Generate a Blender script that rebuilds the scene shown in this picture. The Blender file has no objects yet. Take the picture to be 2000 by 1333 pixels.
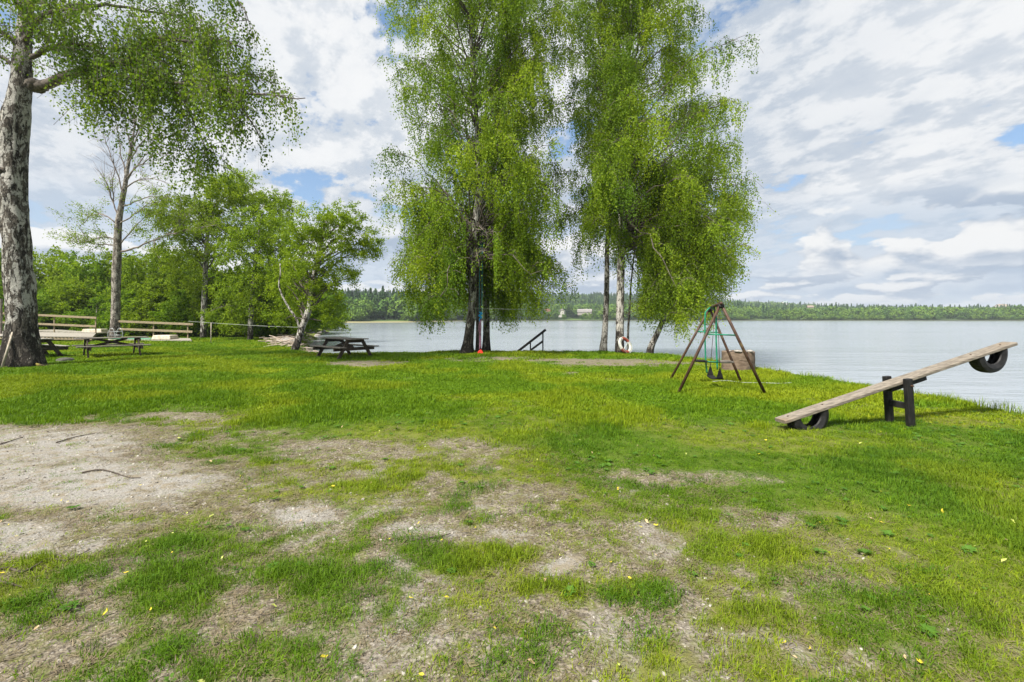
import bpy, bmesh, math, random
import numpy as np
from mathutils import Vector, Matrix

SC = bpy.context.scene
COL = SC.collection
# ------------------------------------------------------------------ camera
FPX, HOR, EYE, WATER = 900.0, 622.0, 1.5, -0.7
cd = bpy.data.cameras.new('camera')
cam = bpy.data.objects.new('camera', cd)
COL.objects.link(cam)
cam.location = (0, 0, EYE)
cam.rotation_euler = (math.radians(90), 0, 0)
cd.sensor_width = 36.0
cd.lens = 36.0 * FPX / 2000.0
cd.shift_y = -(666.5 - HOR) / 2000.0
cd.clip_start = 0.05
cd.clip_end = 9000
SC.camera = cam
# ------------------------------------------------------------------ light
SUN_EL, SUN_AZ = math.radians(52), math.radians(222)     # azimuth clockwise from +Y
w = bpy.data.worlds.new('World')
SC.world = w
w.use_nodes = True
SC.view_settings.view_transform = 'Standard'
SC.view_settings.look = 'None'
SC.view_settings.gamma = 1.0
SC.view_settings.exposure = 0.95
sl = bpy.data.lights.new('sun', 'SUN')
sun = bpy.data.objects.new('sun', sl)
COL.objects.link(sun)
sl.energy = 5.0
sl.angle = math.radians(10)
sl.color = (1.0, 0.95, 0.86)
sdir = Vector((math.sin(SUN_AZ) * math.cos(SUN_EL), math.cos(SUN_AZ) * math.cos(SUN_EL), math.sin(SUN_EL)))
sun.rotation_euler = sdir.to_track_quat('Z', 'Y').to_euler()
sun.location = (-20, -20, 40)
SC.cycles.max_bounces = 6
SC.cycles.diffuse_bounces = 3
SC.cycles.glossy_bounces = 2
SC.cycles.transmission_bounces = 4
SC.cycles.transparent_max_bounces = 4
SC.cycles.sample_clamp_indirect = 8
SC.cycles.use_denoising = True
SC.cycles.volume_bounces = 0


class NT:
    """small node-tree writer"""
    def __init__(self, tree):
        self.t = tree
        tree.nodes.clear()

    def n(self, kind, ins=None, **props):
        nd = self.t.nodes.new(kind)
        for k, v in props.items():
            setattr(nd, k, v)
        for k, v in (ins or {}).items():
            s = nd.inputs[k]
            if isinstance(v, bpy.types.NodeSocket):
                self.t.links.new(v, s)
            else:
                s.default_value = v
        return nd

    def math(self, op, a, b=0.0, c=None, clamp=False):
        nd = self.t.nodes.new('ShaderNodeMath')
        nd.operation = op
        nd.use_clamp = clamp
        for i, v in enumerate((a, b) if c is None else (a, b, c)):
            if isinstance(v, bpy.types.NodeSocket):
                self.t.links.new(v, nd.inputs[i])
            else:
                nd.inputs[i].default_value = v
        return nd.outputs[0]

    def mix(self, f, a, b, blend='MIX'):
        nd = self.t.nodes.new('ShaderNodeMix')
        nd.data_type = 'RGBA'
        nd.blend_type = blend
        for s, v in ((nd.inputs[0], f), (nd.inputs[6], a), (nd.inputs[7], b)):
            if isinstance(v, bpy.types.NodeSocket):
                self.t.links.new(v, s)
            else:
                s.default_value = (*v, 1) if isinstance(v, tuple) and len(v) == 3 else v
        return nd.outputs[2]

    def ss(self, x, lo, hi):
        nd = self.t.nodes.new('ShaderNodeMapRange')
        nd.interpolation_type = 'SMOOTHSTEP'
        self.t.links.new(x, nd.inputs[0])
        nd.inputs[1].default_value = lo
        nd.inputs[2].default_value = hi
        return nd.outputs[0]

    def noise(self, vec, scale, detail=4, rough=0.5, dist=0.0):
        nd = self.n('ShaderNodeTexNoise', {'Scale': scale, 'Detail': detail, 'Roughness': rough, 'Distortion': dist})
        if vec is not None:
            self.t.links.new(vec, nd.inputs['Vector'])
        return nd.outputs[0]

    def mapping(self, vec, scale=(1, 1, 1), rot=(0, 0, 0), loc=(0, 0, 0)):
        nd = self.n('ShaderNodeMapping', {'Scale': scale, 'Rotation': rot, 'Location': loc})
        self.t.links.new(vec, nd.inputs['Vector'])
        return nd.outputs[0]


def build_world():
    t = NT(w.node_tree)
    sky = t.n('ShaderNodeTexSky', sky_type='NISHITA', sun_disc=False, sun_elevation=SUN_EL, sun_rotation=SUN_AZ)
    sky.air_density, sky.dust_density, sky.ozone_density = 1.0, 0.6, 1.2
    gen = t.n('ShaderNodeTexCoord').outputs['Generated']
    sep = t.n('ShaderNodeSeparateXYZ', {0: gen})
    X, Y, Z = sep.outputs
    zc = t.math('ADD', t.math('MAXIMUM', Z, 0.0), 0.24)
    U, V = t.math('DIVIDE', X, zc), t.math('DIVIDE', Y, zc)
    pl = t.n('ShaderNodeCombineXYZ', {0: U, 1: V, 2: 0.0}).outputs[0]
    el = t.math('ARCSINE', Z)
    az = t.math('ARCTAN2', X, Y)
    blue = (1.0, 1.95, 3.3)
    white = (4.8, 4.85, 4.9)
    # high broken layer: cells drawn out a little along the wind
    m = t.mapping(pl, rot=(0, 0, math.radians(-30)), loc=(3.1, 1.7, 0))
    c1 = t.noise(t.mapping(m, scale=(1.0, 0.8, 1)), 1.9, 3, 0.5, 0.0)
    c2 = t.noise(t.mapping(m, scale=(1.15, 0.85, 1), loc=(5.3, 2.2, 0)), 6.0, 7, 0.62, 0.0)
    c2b = t.noise(t.mapping(m, scale=(1.15, 0.85, 1), loc=(5.39, 2.27, 0)), 6.0, 7, 0.62, 0.0)
    cover = t.math('ADD', t.math('MULTIPLY', c1, 0.50), t.math('MULTIPLY', c2, 0.50))
    a = t.ss(cover, 0.398, 0.464)
    relief = t.ss(t.math('SUBTRACT', c2, c2b), -0.10, 0.09)
    body = t.ss(cover, 0.42, 0.60)
    big = t.ss(t.noise(t.mapping(m, scale=(0.8, 0.55, 1), loc=(8, 3, 0)), 0.9, 3, 0.5), 0.35, 0.62)
    tone = t.math('ADD', t.math('MULTIPLY', relief, 0.36), t.math('ADD', t.math('MULTIPLY', body, 0.26), t.math('MULTIPLY', big, 0.42)))
    cl = t.mix(t.ss(tone, 0.0, 0.98), (2.75, 3.12, 3.62), white)
    skyc = t.mix(0.35, sky.outputs[0], blue)
    col = t.mix(a, skyc, cl)
    # heaped clouds low over the shore: bright tops, flat blue grey bases
    for (sx, sy, off, lo, hi, e0, e1, e2, e3, amt) in ((5.6, 11.0, 4.7, 0.48, 0.515, 0.02, 0.05, 0.16, 0.24, 1.0),
                                                       (10.0, 30.0, 2.9, 0.45, 0.49, 0.0, 0.012, 0.06, 0.10, 0.95)):
        def pt(dx, dy):
            return t.n('ShaderNodeCombineXYZ', {0: t.math('ADD', t.math('MULTIPLY', az, sx), dx), 1: t.math('ADD', t.math('MULTIPLY', el, sy), dy), 2: off}).outputs[0]
        q0, q1 = t.noise(pt(0, 0), 1.0, 8, 0.52, 0.0), t.noise(pt(-0.07, 0.26), 1.0, 8, 0.52, 0.0)
        win = t.math('MULTIPLY', t.ss(el, e0, e1), t.math('SUBTRACT', 1.0, t.ss(el, e2, e3)))
        am = t.math('MULTIPLY', t.ss(q0, lo, hi), win)
        lit = t.ss(t.math('SUBTRACT', q0, q1), -0.06, 0.09)
        base = t.mix(t.math('MULTIPLY', win, 0.62), col, (2.6, 3.2, 3.95))
        cc = t.mix(lit, (2.15, 2.6, 3.25), (4.95, 4.95, 4.9))
        col = t.mix(t.math('MULTIPLY', am, amt), base, cc)
    col = t.mix(t.math('MULTIPLY', t.math('SUBTRACT', 1.0, t.ss(el, -0.02, 0.05)), 0.45), col, (3.5, 3.85, 4.2))
    bg = t.n('ShaderNodeBackground', {'Color': col, 'Strength': 0.1})
    t.n('ShaderNodeOutputWorld', {'Surface': bg.outputs[0]})


build_world()


# ------------------------------------------------------------------ helpers
def G(px, py, z=0.0):
    """a point on the ground seen at this place of the photograph"""
    d = (EYE - z) * FPX / (py - HOR)
    return Vector(((px - 1000) / FPX * d, d, z))


def W(px, py, d):
    return Vector(((px - 1000) / FPX * d, d, EYE - (py - HOR) / FPX * d))


def hash2(ix, iy, seed):
    n = (ix * 374761393 + iy * 668265263 + seed * 974634777) & 0xffffffff
    n = ((n ^ (n >> 13)) * 1274126177) & 0xffffffff
    return ((n ^ (n >> 16)) & 0xffff) / 65535.0


def vnoise(x, y, seed=0):
    ix, iy = np.floor(x).astype(np.int64), np.floor(y).astype(np.int64)
    fx, fy = x - ix, y - iy
    fx, fy = fx * fx * (3 - 2 * fx), fy * fy * (3 - 2 * fy)
    a, b = hash2(ix, iy, seed), hash2(ix + 1, iy, seed)
    c, d = hash2(ix, iy + 1, seed), hash2(ix + 1, iy + 1, seed)
    return (a * (1 - fx) + b * fx) * (1 - fy) + (c * (1 - fx) + d * fx) * fy


def fbm(x, y, seed=0, octs=4):
    s, amp, tot = 0.0, 1.0, 0.0
    for o in range(octs):
        s = s + amp * vnoise(x * 2 ** o + 17.3 * o, y * 2 ** o - 9.1 * o, seed + o)
        tot += amp
        amp *= 0.5
    return s / tot


def sstep(x, lo, hi):
    t = np.clip((x - lo) / (hi - lo), 0, 1)
    return t * t * (3 - 2 * t)


SHORE = [(30, -260), (20, -100), (12, -30), (9.4, -5), (8.5, 3), (8.2, 6), (7.9, 7.6), (7.85, 9.2), (7.7, 11.2), (7.4, 13.1), (7.2, 15.6), (6.8, 17.6),
         (6.2, 19.2), (4.5, 20.4), (2.3, 20.7), (0.3, 20.2), (-1.7, 21.2), (-3.2, 20.6), (-5.5, 20.0), (-7.4, 19.2),
         (-8.9, 20.0), (-10.2, 22.0), (-12.2, 25.6), (-14.2, 30), (-17, 37), (-20, 45), (-24, 56), (-30, 76), (-60, 140), (-140, 260), (-400, 420), (-1500, 900)]
LAND = SHORE + [(-2500, 900), (-2500, -400), (30, -400)]


def sdist(x, y):
    """signed distance to the shoreline, positive on land"""
    x, y = np.asarray(x, float), np.asarray(y, float)
    best = np.full(x.shape, 1e18)
    for (ax, ay), (bx, by) in zip(SHORE[:-1], SHORE[1:]):
        dx, dy = bx - ax, by - ay
        t = np.clip(((x - ax) * dx + (y - ay) * dy) / (dx * dx + dy * dy), 0, 1)
        best = np.minimum(best, (x - ax - t * dx) ** 2 + (y - ay - t * dy) ** 2)
    ins = np.zeros(x.shape, bool)
    n = len(LAND)
    for i in range(n):
        (ax, ay), (bx, by) = LAND[i], LAND[(i + 1) % n]
        if ay == by:
            continue
        c = ((ay > y) != (by > y)) & (x < (bx - ax) * (y - ay) / (by - ay) + ax)
        ins ^= c
    d = np.sqrt(best)
    return np.where(ins, d, -d)


def height(x, y):
    x, y = np.asarray(x, float), np.asarray(y, float)
    s = sdist(x, y) + 0.5 * (fbm(x * 0.8, y * 0.8, 71, 3) - 0.5)
    bank = sstep(s, -1.1, 0.3)
    bump = 0.10 * (fbm(x * 0.25, y * 0.25, 5, 2) - 0.5) + 0.055 * (fbm(x * 1.3, y * 1.3, 9, 3) - 0.5) + 0.02 * (fbm(x * 6, y * 6, 11, 2) - 0.5)
    return -1.7 + 1.7 * bank + bump * bank


def hz(x, y):
    return float(height(np.array([x]), np.array([y]))[0])


def ground_masks(x, y):
    """green cover, pale gravel, yellowness of the turf at ground positions"""
    x, y = np.asarray(x, float), np.asarray(y, float)
    yy = np.maximum(y, 1.0)
    px, py = 1000 + FPX * x / yy, HOR + EYE * FPX / yy
    wob = fbm(x * 1.7 + 3, y * 1.7, 21, 4) - 0.5
    wob2 = fbm(x * 1.7 + 40, y * 1.7 + 11, 22, 4) - 0.5
    k = (py - HOR) / EYE                      # pixels per metre sideways
    qx, qy = px + wob * 0.5 * k, py + wob2 * 0.22 * (py - HOR) / yy * 1.4
    edge = np.interp(qx, [-300, 0, 250, 430, 520, 700, 850, 1050, 1250, 1400, 1600, 1800, 2000, 2300],
                     [822, 822, 806, 800, 838, 850, 855, 880, 910, 945, 1010, 1090, 1210, 1420])
    mixed = sstep((qy - edge) / 34.0, -0.6, 1.0)
    n_t = fbm(x * 3.0, y * 3.0, 31, 4)
    n_f = fbm(x * 9.5, y * 9.5, 37, 3)
    tuft = sstep(0.6 * n_t + 0.4 * n_f, 0.44, 0.62)
    base_mixed = 0.17 + 0.46 * tuft
    base_mixed = base_mixed + 0.22 * sstep(px, 1250, 1750)
    lawn = 0.86 + 0.22 * (n_t - 0.5)
    g = lawn * (1 - mixed) + base_mixed * mixed

    def blob(cx, cy, rx, ry, amt, soft=0.55):
        r = np.sqrt(((qx - cx) / rx) ** 2 + ((qy - cy) / ry) ** 2)
        return amt * (1 - sstep(r, 1 - soft, 1 + soft * 0.6))
    for b in [(340, 888, 120, 14, 0.9), (400, 868, 60, 16, 0.6), (1090, 905, 110, 26, 0.9), (1120, 955, 90, 24, 0.5), (730, 1020, 48, 14, 0.8),
              (900, 1078, 105, 22, 0.85), (310, 1150, 125, 40, 0.9), (470, 1300, 150, 42, 0.8), (590, 1120, 120, 40, 0.55), (1330, 985, 90, 34, 0.7),
              (1150, 1140, 130, 26, 0.6), (1440, 1215, 90, 34, 0.75), (1690, 1215, 85, 46, 0.85), (1500, 1070, 160, 40, 0.5), (760, 950, 90, 22, 0.6),
              (640, 1060, 60, 20, 0.4), (30, 1100, 50, 22, 0.9), (360, 1060, 70, 16, 0.45), (1980, 1180, 190, 150, 0.5), (1850, 1270, 60, 26, 0.6),
              (860, 900, 120, 14, 0.4), (560, 905, 70, 10, 0.5), (1270, 900, 60, 14, 0.5), (1090, 1250, 150, 24, 0.3), (120, 1200, 130, 24, 0.3)]:
        g = np.maximum(g, np.minimum(1.0, g + blob(*b, soft=0.75) * np.clip(0.15 + 1.9 * (0.5 * n_f + 0.5 * n_t - 0.12), 0.2, 1.1)))
    for b in [(120, 870, 260, 40, 0.9), (150, 940, 330, 62, 0.95), (330, 950, 160, 36, 0.8), (60, 1060, 160, 34, 0.7), (560, 1002, 110, 22, 0.75),
              (800, 1030, 90, 26, 0.6), (930, 1036, 120, 16, 0.8), (1100, 1092, 80, 18, 0.7), (770, 1085, 50, 22, 0.5), (640, 872, 90, 16, 0.5),
              (930, 870, 110, 14, 0.5), (1010, 965, 130, 24, 0.5), (1420, 935, 150, 18, 0.45), (1270, 1195, 120, 46, 0.6), (710, 711, 115, 8, 0.85),
              (1190, 709, 145, 10, 0.85), (960, 703, 170, 6, 0.62), (1345, 714, 60, 7, 0.5), (1110, 731, 26, 4, 0.7), (1200, 745, 40, 4, 0.4), (340, 815, 90, 8, 0.6), (1650, 1010, 160, 10, 0.25)]:
        g = g - blob(*b)
    g = np.clip(g, 0.0, 1.0)
    gr = np.zeros_like(g)
    for b in [(100, 875, 280, 42, 0.9), (140, 945, 330, 66, 1.0), (340, 950, 150, 34, 0.9), (30, 1060, 200, 40, 0.8), (180, 1020, 160, 22, 0.55), (570, 1000, 110, 22, 0.9),
              (800, 1028, 100, 26, 0.75), (940, 1036, 120, 15, 1.0), (1105, 1090, 75, 20, 0.95), (770, 1085, 45, 20, 0.75), (640, 872, 80, 12, 0.45), (1010, 965, 120, 22, 0.4),
              (690, 900, 80, 12, 0.35), (1290, 1200, 110, 40, 0.3), (1640, 1315, 160, 24, 0.4), (60, 1180, 90, 18, 0.4), (920, 985, 40, 10, 0.8)]:
        gr = np.maximum(gr, blob(*b, soft=0.7))
    gr = gr * (0.35 + 0.65 * sstep(fbm(x * 3.4, y * 3.4, 57, 5) + 0.30 * gr, 0.40, 0.76))
    # the worn ground keeps a few grey patches everywhere
    gr = np.maximum(gr, 0.52 * mixed * sstep(fbm(x * 1.9 + 9, y * 1.9, 58, 4), 0.46, 0.72))
    yel = sstep(fbm(x * 0.7, y * 0.7 + 5, 61, 3), 0.42, 0.66) * 0.66 + blob(1430, 738, 120, 26, 0.8) + blob(1900, 815, 220, 16, 0.6) + 0.22 * mixed
    yel = np.clip(yel + blob(1640, 770, 220, 18, 0.5), 0, 1)
    return g, gr, yel, mixed


def new_mesh(name, V, quads=None, tris=None, mats=(), smooth=False, attrs=None):
    me = bpy.data.meshes.new(name)
    V = np.asarray(V, np.float32)
    faces, ls, lt = [], [], []
    pos = 0
    for arr, k in ((quads, 4), (tris, 3)):
        if arr is not None and len(arr):
            arr = np.asarray(arr, np.int32)
            faces.append(arr.ravel())
            ls.append(pos + np.arange(len(arr), dtype=np.int32) * k)
            lt.append(np.full(len(arr), k, np.int32))
            pos += arr.size
    me.vertices.add(len(V))
    me.vertices.foreach_set('co', V.ravel())
    li = np.concatenate(faces)
    me.loops.add(len(li))
    me.loops.foreach_set('vertex_index', li)
    s = np.concatenate(ls)
    me.polygons.add(len(s))
    me.polygons.foreach_set('loop_start', s)
    me.polygons.foreach_set('loop_total', np.concatenate(lt))
    me.polygons.foreach_set('use_smooth', np.full(len(s), smooth, bool))
    for nm, val in (attrs or {}).items():
        at = me.attributes.new(nm, 'FLOAT', 'POINT')
        at.data.foreach_set('value', np.asarray(val, np.float32))
    for m in mats:
        me.materials.append(m)
    me.update(calc_edges=True)
    return me


def link(name, me, parent=None):
    o = bpy.data.objects.new(name, me)
    COL.objects.link(o)
    if parent:
        o.parent = parent
    return o


def tag(o, label, cat, group=None):
    o['label'] = label
    o['category'] = cat
    if group:
        o['group'] = group
    return o


def thing(name, label, cat, loc, group=None):
    o = bpy.data.objects.new(name, None)
    o.empty_display_size = 0.1
    COL.objects.link(o)
    o.location = loc
    return tag(o, label, cat, group)


def tube(pts, radii, n=8, cap=True):
    """verts, quads, tris of a tapering tube along a polyline"""
    P = np.asarray(pts, float)
    R = np.broadcast_to(np.asarray(radii, float), (len(P),))
    T = np.gradient(P, axis=0)
    T /= np.linalg.norm(T, axis=1)[:, None] + 1e-12
    ref = np.array([0.0, 0, 1]) if abs(T[0][2]) < 0.9 else np.array([1.0, 0, 0])
    N = np.zeros_like(P)
    u = ref - T[0] * ref.dot(T[0])
    u /= np.linalg.norm(u)
    for i in range(len(P)):
        u = u - T[i] * u.dot(T[i])
        u /= np.linalg.norm(u) + 1e-12
        N[i] = u
    B = np.cross(T, N)
    a = np.arange(n) * 2 * np.pi / n
    V = P[:, None, :] + R[:, None, None] * (np.cos(a)[None, :, None] * N[:, None, :] + np.sin(a)[None, :, None] * B[:, None, :])
    V = V.reshape(-1, 3)
    i, j = np.meshgrid(np.arange(len(P) - 1), np.arange(n), indexing='ij')
    j2 = (j + 1) % n
    Q = np.stack([i * n + j, i * n + j2, (i + 1) * n + j2, (i + 1) * n + j], -1).reshape(-1, 4)
    tr = []
    if cap:
        V = np.vstack([V, P[:1], P[-1:]])
        c0, c1 = len(V) - 2, len(V) - 1
        b = (len(P) - 1) * n
        for k in range(n):
            tr.append((c0, (k + 1) % n, k))
            tr.append((c1, b + k, b + (k + 1) % n))
    return V, Q, np.array(tr, np.int32).reshape(-1, 3)


class Acc:
    """collects shapes that make up ONE part"""
    def __init__(self):
        self.V, self.Q, self.T, self.n = [], [], [], 0

    def add(self, V, Q=None, T=None):
        V = np.asarray(V, float)
        self.V.append(V)
        if Q is not None and len(Q):
            self.Q.append(np.asarray(Q) + self.n)
        if T is not None and len(T):
            self.T.append(np.asarray(T) + self.n)
        self.n += len(V)
        return self

    def tube(self, pts, r, n=8):
        return self.add(*tube(pts, r, n))

    def beam(self, a, b, wd, th, up=(0, 0, 1), bev=0.006):
        """a board from a to b, wd across, th along up, with eased edges"""
        a, b = np.array(a, float), np.array(b, float)
        t = b - a
        L = np.linalg.norm(t)
        t /= L
        up = np.array(up, float)
        s = np.cross(t, up)
        s /= np.linalg.norm(s)
        v = np.cross(s, t)
        hw, ht = wd / 2, th / 2
        e = min(bev, hw * 0.4, ht * 0.4)
        prof = [(-hw + e, -ht), (hw - e, -ht), (hw, -ht + e), (hw, ht - e), (hw - e, ht), (-hw + e, ht), (-hw, ht - e), (-hw, -ht + e)]
        V = []
        for l, sc in ((0, 0.94), (e, 1), (L - e, 1), (L, 0.94)):
            for (p, q) in prof:
                V.append(a + t * l + s * p * sc + v * q * sc)
        Q = [(i * 8 + j, i * 8 + (j + 1) % 8, (i + 1) * 8 + (j + 1) % 8, (i + 1) * 8 + j) for i in range(3) for j in range(8)]
        V += [a, b]
        T = [(32, (j + 1) % 8, j) for j in range(8)] + [(33, 24 + j, 24 + (j + 1) % 8) for j in range(8)]
        return self.add(V, Q, T)

    def build(self, name, mat, root, smooth=False, attrs=None):
        V = np.vstack(self.V)
        if root is not None:
            V = V - np.array(root.location)
        Q = np.vstack(self.Q) if self.Q else None
        T = np.vstack(self.T) if self.T else None
        return link(name, new_mesh(name, V, Q, T, [mat], smooth, attrs), root)

    def alone(self, name, mat, base, smooth=False):
        """a thing that is one mesh, with its origin at its base"""
        V = np.vstack(self.V) - np.array(base)
        Q = np.vstack(self.Q) if self.Q else None
        T = np.vstack(self.T) if self.T else None
        o = link(name, new_mesh(name, V, Q, T, [mat], smooth))
        o.location = base
        return o


def copy_thing(src, loc, rotz=0.0, scale=1.0, label=None):
    c = src.copy()
    COL.objects.link(c)
    c.location = loc
    c.rotation_euler = (0, 0, rotz)
    c.scale = scale if isinstance(scale, tuple) else (scale,) * 3
    if label:
        c['label'] = label
    for ch in src.children:
        k = ch.copy()
        COL.objects.link(k)
        k.parent = c
    return c


# ------------------------------------------------------------------ materials
def mat_new(name):
    m = bpy.data.materials.new(name)
    m.use_nodes = True
    return m, NT(m.node_tree)


def finish(t, col, rough=0.8, bump=None, strength=0.3, dist=0.02, spec=0.3, extra=None):
    ins = {'Base Color': col if isinstance(col, bpy.types.NodeSocket) else (*col, 1), 'Roughness': rough, 'Specular IOR Level': spec}
    if bump is not None:
        ins['Normal'] = t.n('ShaderNodeBump', {'Height': bump, 'Strength': strength, 'Distance': dist}).outputs[0]
    ins.update(extra or {})
    b = t.n('ShaderNodeBsdfPrincipled', ins)
    t.n('ShaderNodeOutputMaterial', {'Surface': b.outputs[0]})


def noisy(name, c1, c2, scale=8.0, stretch=(1, 1, 1), rough=0.8, bump=0.3, lo=0.35, hi=0.65, c3=None, spec=0.3, metallic=0.0):
    m, t = mat_new(name)
    oc = t.n('ShaderNodeTexCoord').outputs['Object']
    v = t.mapping(oc, scale=stretch)
    n = t.noise(v, scale, 6, 0.6)
    col = t.mix(t.ss(n, lo, hi), c1, c2)
    if c3:
        n2 = t.noise(oc, scale * 0.35, 4, 0.6)
        col = t.mix(t.ss(n2, 0.55, 0.68), col, c3)
    finish(t, col, rough, n, bump, 0.01, spec, {'Metallic': metallic})
    return m


def bark(name, white=(0.47, 0.45, 0.41), dark=(0.030, 0.026, 0.022), share=0.5, basez=1.6, grey=(0.085, 0.075, 0.064), fiss_at=0.60):
    """white birch skin broken by grey plates, black fissures and fine cross dashes; share = how much of it is grey"""
    m, t = mat_new(name)
    oc = t.n('ShaderNodeTexCoord').outputs['Object']
    dash = t.noise(t.mapping(oc, scale=(2.5, 2.5, 22)), 1.7, 4, 0.6, 0.3)
    patch = t.noise(t.mapping(oc, scale=(3.0, 3.0, 1.3)), 2.0, 7, 0.70, 0.4)
    fiss = t.noise(t.mapping(oc, scale=(6.5, 6.5, 1.7)), 1.6, 5, 0.65, 0.9)
    fine = t.noise(t.mapping(oc, scale=(9, 9, 5)), 2.6, 5, 0.7)
    z = t.n('ShaderNodeSeparateXYZ', {0: oc}).outputs[2]
    foot = t.math('MULTIPLY', t.math('SUBTRACT', 1.0, t.ss(z, 0.0, basez)), 0.12)
    g = t.mix(t.ss(fine, 0.34, 0.68), dark, tuple(c * 1.9 for c in grey))
    wt = t.mix(t.ss(fine, 0.30, 0.62), tuple(c * 0.72 for c in white), white)
    wt = t.mix(t.ss(dash, 0.60, 0.66), wt, dark)
    lim = 0.5 + (share - 0.5) * 0.36
    pf = t.ss(t.math('SUBTRACT', patch, foot), lim - 0.018, lim + 0.022)
    col = t.mix(pf, g, wt)
    ff = t.ss(t.math('ADD', fiss, foot), fiss_at, fiss_at + 0.05)
    col = t.mix(ff, col, dark)
    hgt = t.math('SUBTRACT', t.math('ADD', t.math('MULTIPLY', fine, 0.5), t.math('MULTIPLY', patch, 0.4)), t.math('MULTIPLY', ff, 0.7))
    hgt = t.math('SUBTRACT', hgt, t.math('MULTIPLY', pf, 0.12))
    finish(t, col, 0.9, hgt, 0.9, 0.07, 0.12)
    return m


def leafmat(name, c_lo, c_mid, c_hi, trans=0.46):
    m, t = mat_new(name)
    at = t.n('ShaderNodeAttribute', attribute_name='rnd').outputs['Fac']
    r = t.n('ShaderNodeValToRGB', {0: at})
    e = r.color_ramp.elements
    e[0].position, e[0].color = 0.0, (*c_lo, 1)
    e[1].position, e[1].color = 1.0, (*c_hi, 1)
    k = e.new(0.5)
    k.color = (*c_mid, 1)
    d = t.n('ShaderNodeBsdfPrincipled', {'Base Color': r.outputs[0], 'Roughness': 0.6, 'Specular IOR Level': 0.15})
    tc = t.mix(1.0, r.outputs[0], (1.25, 1.25, 0.55), 'MULTIPLY')
    tr = t.n('ShaderNodeBsdfTranslucent', {'Color': tc})
    mx = t.n('ShaderNodeMixShader', {0: trans, 1: d.outputs[0], 2: tr.outputs[0]})
    t.n('ShaderNodeOutputMaterial', {'Surface': mx.outputs[0]})
    return m


def grassmat(name, greens, yellow, trans=0.3):
    """blades: instance random value and a broad world pattern choose the hue"""
    m, t = mat_new(name)
    rnd = t.n('ShaderNodeObjectInfo').outputs['Random']
    pos = t.n('ShaderNodeNewGeometry').outputs['Position']
    broad = t.noise(pos, 0.8, 3, 0.5)
    at = t.n('ShaderNodeAttribute', attribute_name='rnd').outputs['Fac']
    f = t.math('ADD', t.math('MULTIPLY', rnd, 0.5), t.math('MULTIPLY', at, 0.5))
    col = t.mix(f, greens[0], greens[1])
    yl = t.n('ShaderNodeAttribute', attribute_name='yel', attribute_type='INSTANCER').outputs['Fac']
    g2 = t.math('MULTIPLY', t.ss(t.math('ADD', t.math('MULTIPLY', yl, 0.7), t.math('MULTIPLY', broad, 0.5)), 0.25, 0.95), t.math('ADD', 0.45, t.math('MULTIPLY', at, 0.55)))
    col = t.mix(g2, col, yellow)
    d = t.n('ShaderNodeBsdfPrincipled', {'Base Color': col, 'Roughness': 0.6, 'Specular IOR Level': 0.12})
    tr = t.n('ShaderNodeBsdfTranslucent', {'Color': t.mix(1.0, col, (1.2, 1.2, 0.6), 'MULTIPLY')})
    mx = t.n('ShaderNodeMixShader', {0: trans, 1: d.outputs[0], 2: tr.outputs[0]})
    t.n('ShaderNodeOutputMaterial', {'Surface': mx.outputs[0]})
    return m


M = {}
M['dark_wood'] = noisy('dark stained wood', (0.032, 0.024, 0.018), (0.080, 0.060, 0.045), 6, (1, 1, 5), 0.8, 0.4, c3=(0.12, 0.10, 0.082))
M['black_wood'] = noisy('tarred wood', (0.005, 0.005, 0.005), (0.018, 0.017, 0.016), 7, (4, 4, 1), 0.6, 0.35)
M['worn_top'] = noisy('weathered dark planks', (0.10, 0.088, 0.075), (0.20, 0.18, 0.155), 5, (1, 9, 1), 0.8, 0.4)
M['grey_plank'] = noisy('silvered plank', (0.125, 0.107, 0.085), (0.245, 0.212, 0.172), 3.2, (1, 12, 12), 0.8, 0.45, c3=(0.19, 0.145, 0.10))
M['pale_wood'] = noisy('bleached deck boards', (0.20, 0.185, 0.155), (0.33, 0.305, 0.26), 5, (1, 6, 3), 0.85, 0.3)
M['rail_wood'] = noisy('weathered rail wood', (0.17, 0.135, 0.080), (0.29, 0.235, 0.155), 4, (2, 8, 8), 0.85, 0.3)
M['rust_steel'] = noisy('brown painted steel', (0.038, 0.020, 0.012), (0.078, 0.042, 0.025), 9, (1, 1, 1), 0.55, 0.3, c3=(0.11, 0.075, 0.035))
M['green_paint'] = noisy('green painted tube', (0.006, 0.14, 0.075), (0.015, 0.22, 0.12), 12, (1, 1, 1), 0.4, 0.1)
M['rubber'] = noisy('black rubber', (0.007, 0.007, 0.007), (0.018, 0.0175, 0.018), 14, (1, 1, 1), 0.6, 0.25)
M['concrete'] = noisy('brown stained concrete', (0.105, 0.074, 0.052), (0.18, 0.133, 0.096), 5, (1, 1, 2.5), 0.9, 0.5, c3=(0.09, 0.07, 0.055))
M['stone'] = noisy('grey field stone', (0.17, 0.155, 0.14), (0.36, 0.33, 0.30), 9, (1, 1, 1), 0.9, 0.5)
M['dark_stone'] = noisy('dark mossy stone', (0.035, 0.034, 0.030), (0.09, 0.09, 0.075), 12, (1, 1, 1), 0.85, 0.5)
M['red_ring'] = noisy('faded red canvas', (0.21, 0.042, 0.026), (0.29, 0.075, 0.048), 10, (1, 1, 1), 0.7, 0.15)
M['white_ring'] = noisy('off white canvas', (0.38, 0.38, 0.345), (0.52, 0.515, 0.47), 7, (1, 1, 1), 0.65, 0.15)
M['rope_white'] = noisy('white cord', (0.34, 0.38, 0.33), (0.48, 0.50, 0.46), 30, (1, 1, 1), 0.9, 0.1)
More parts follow.
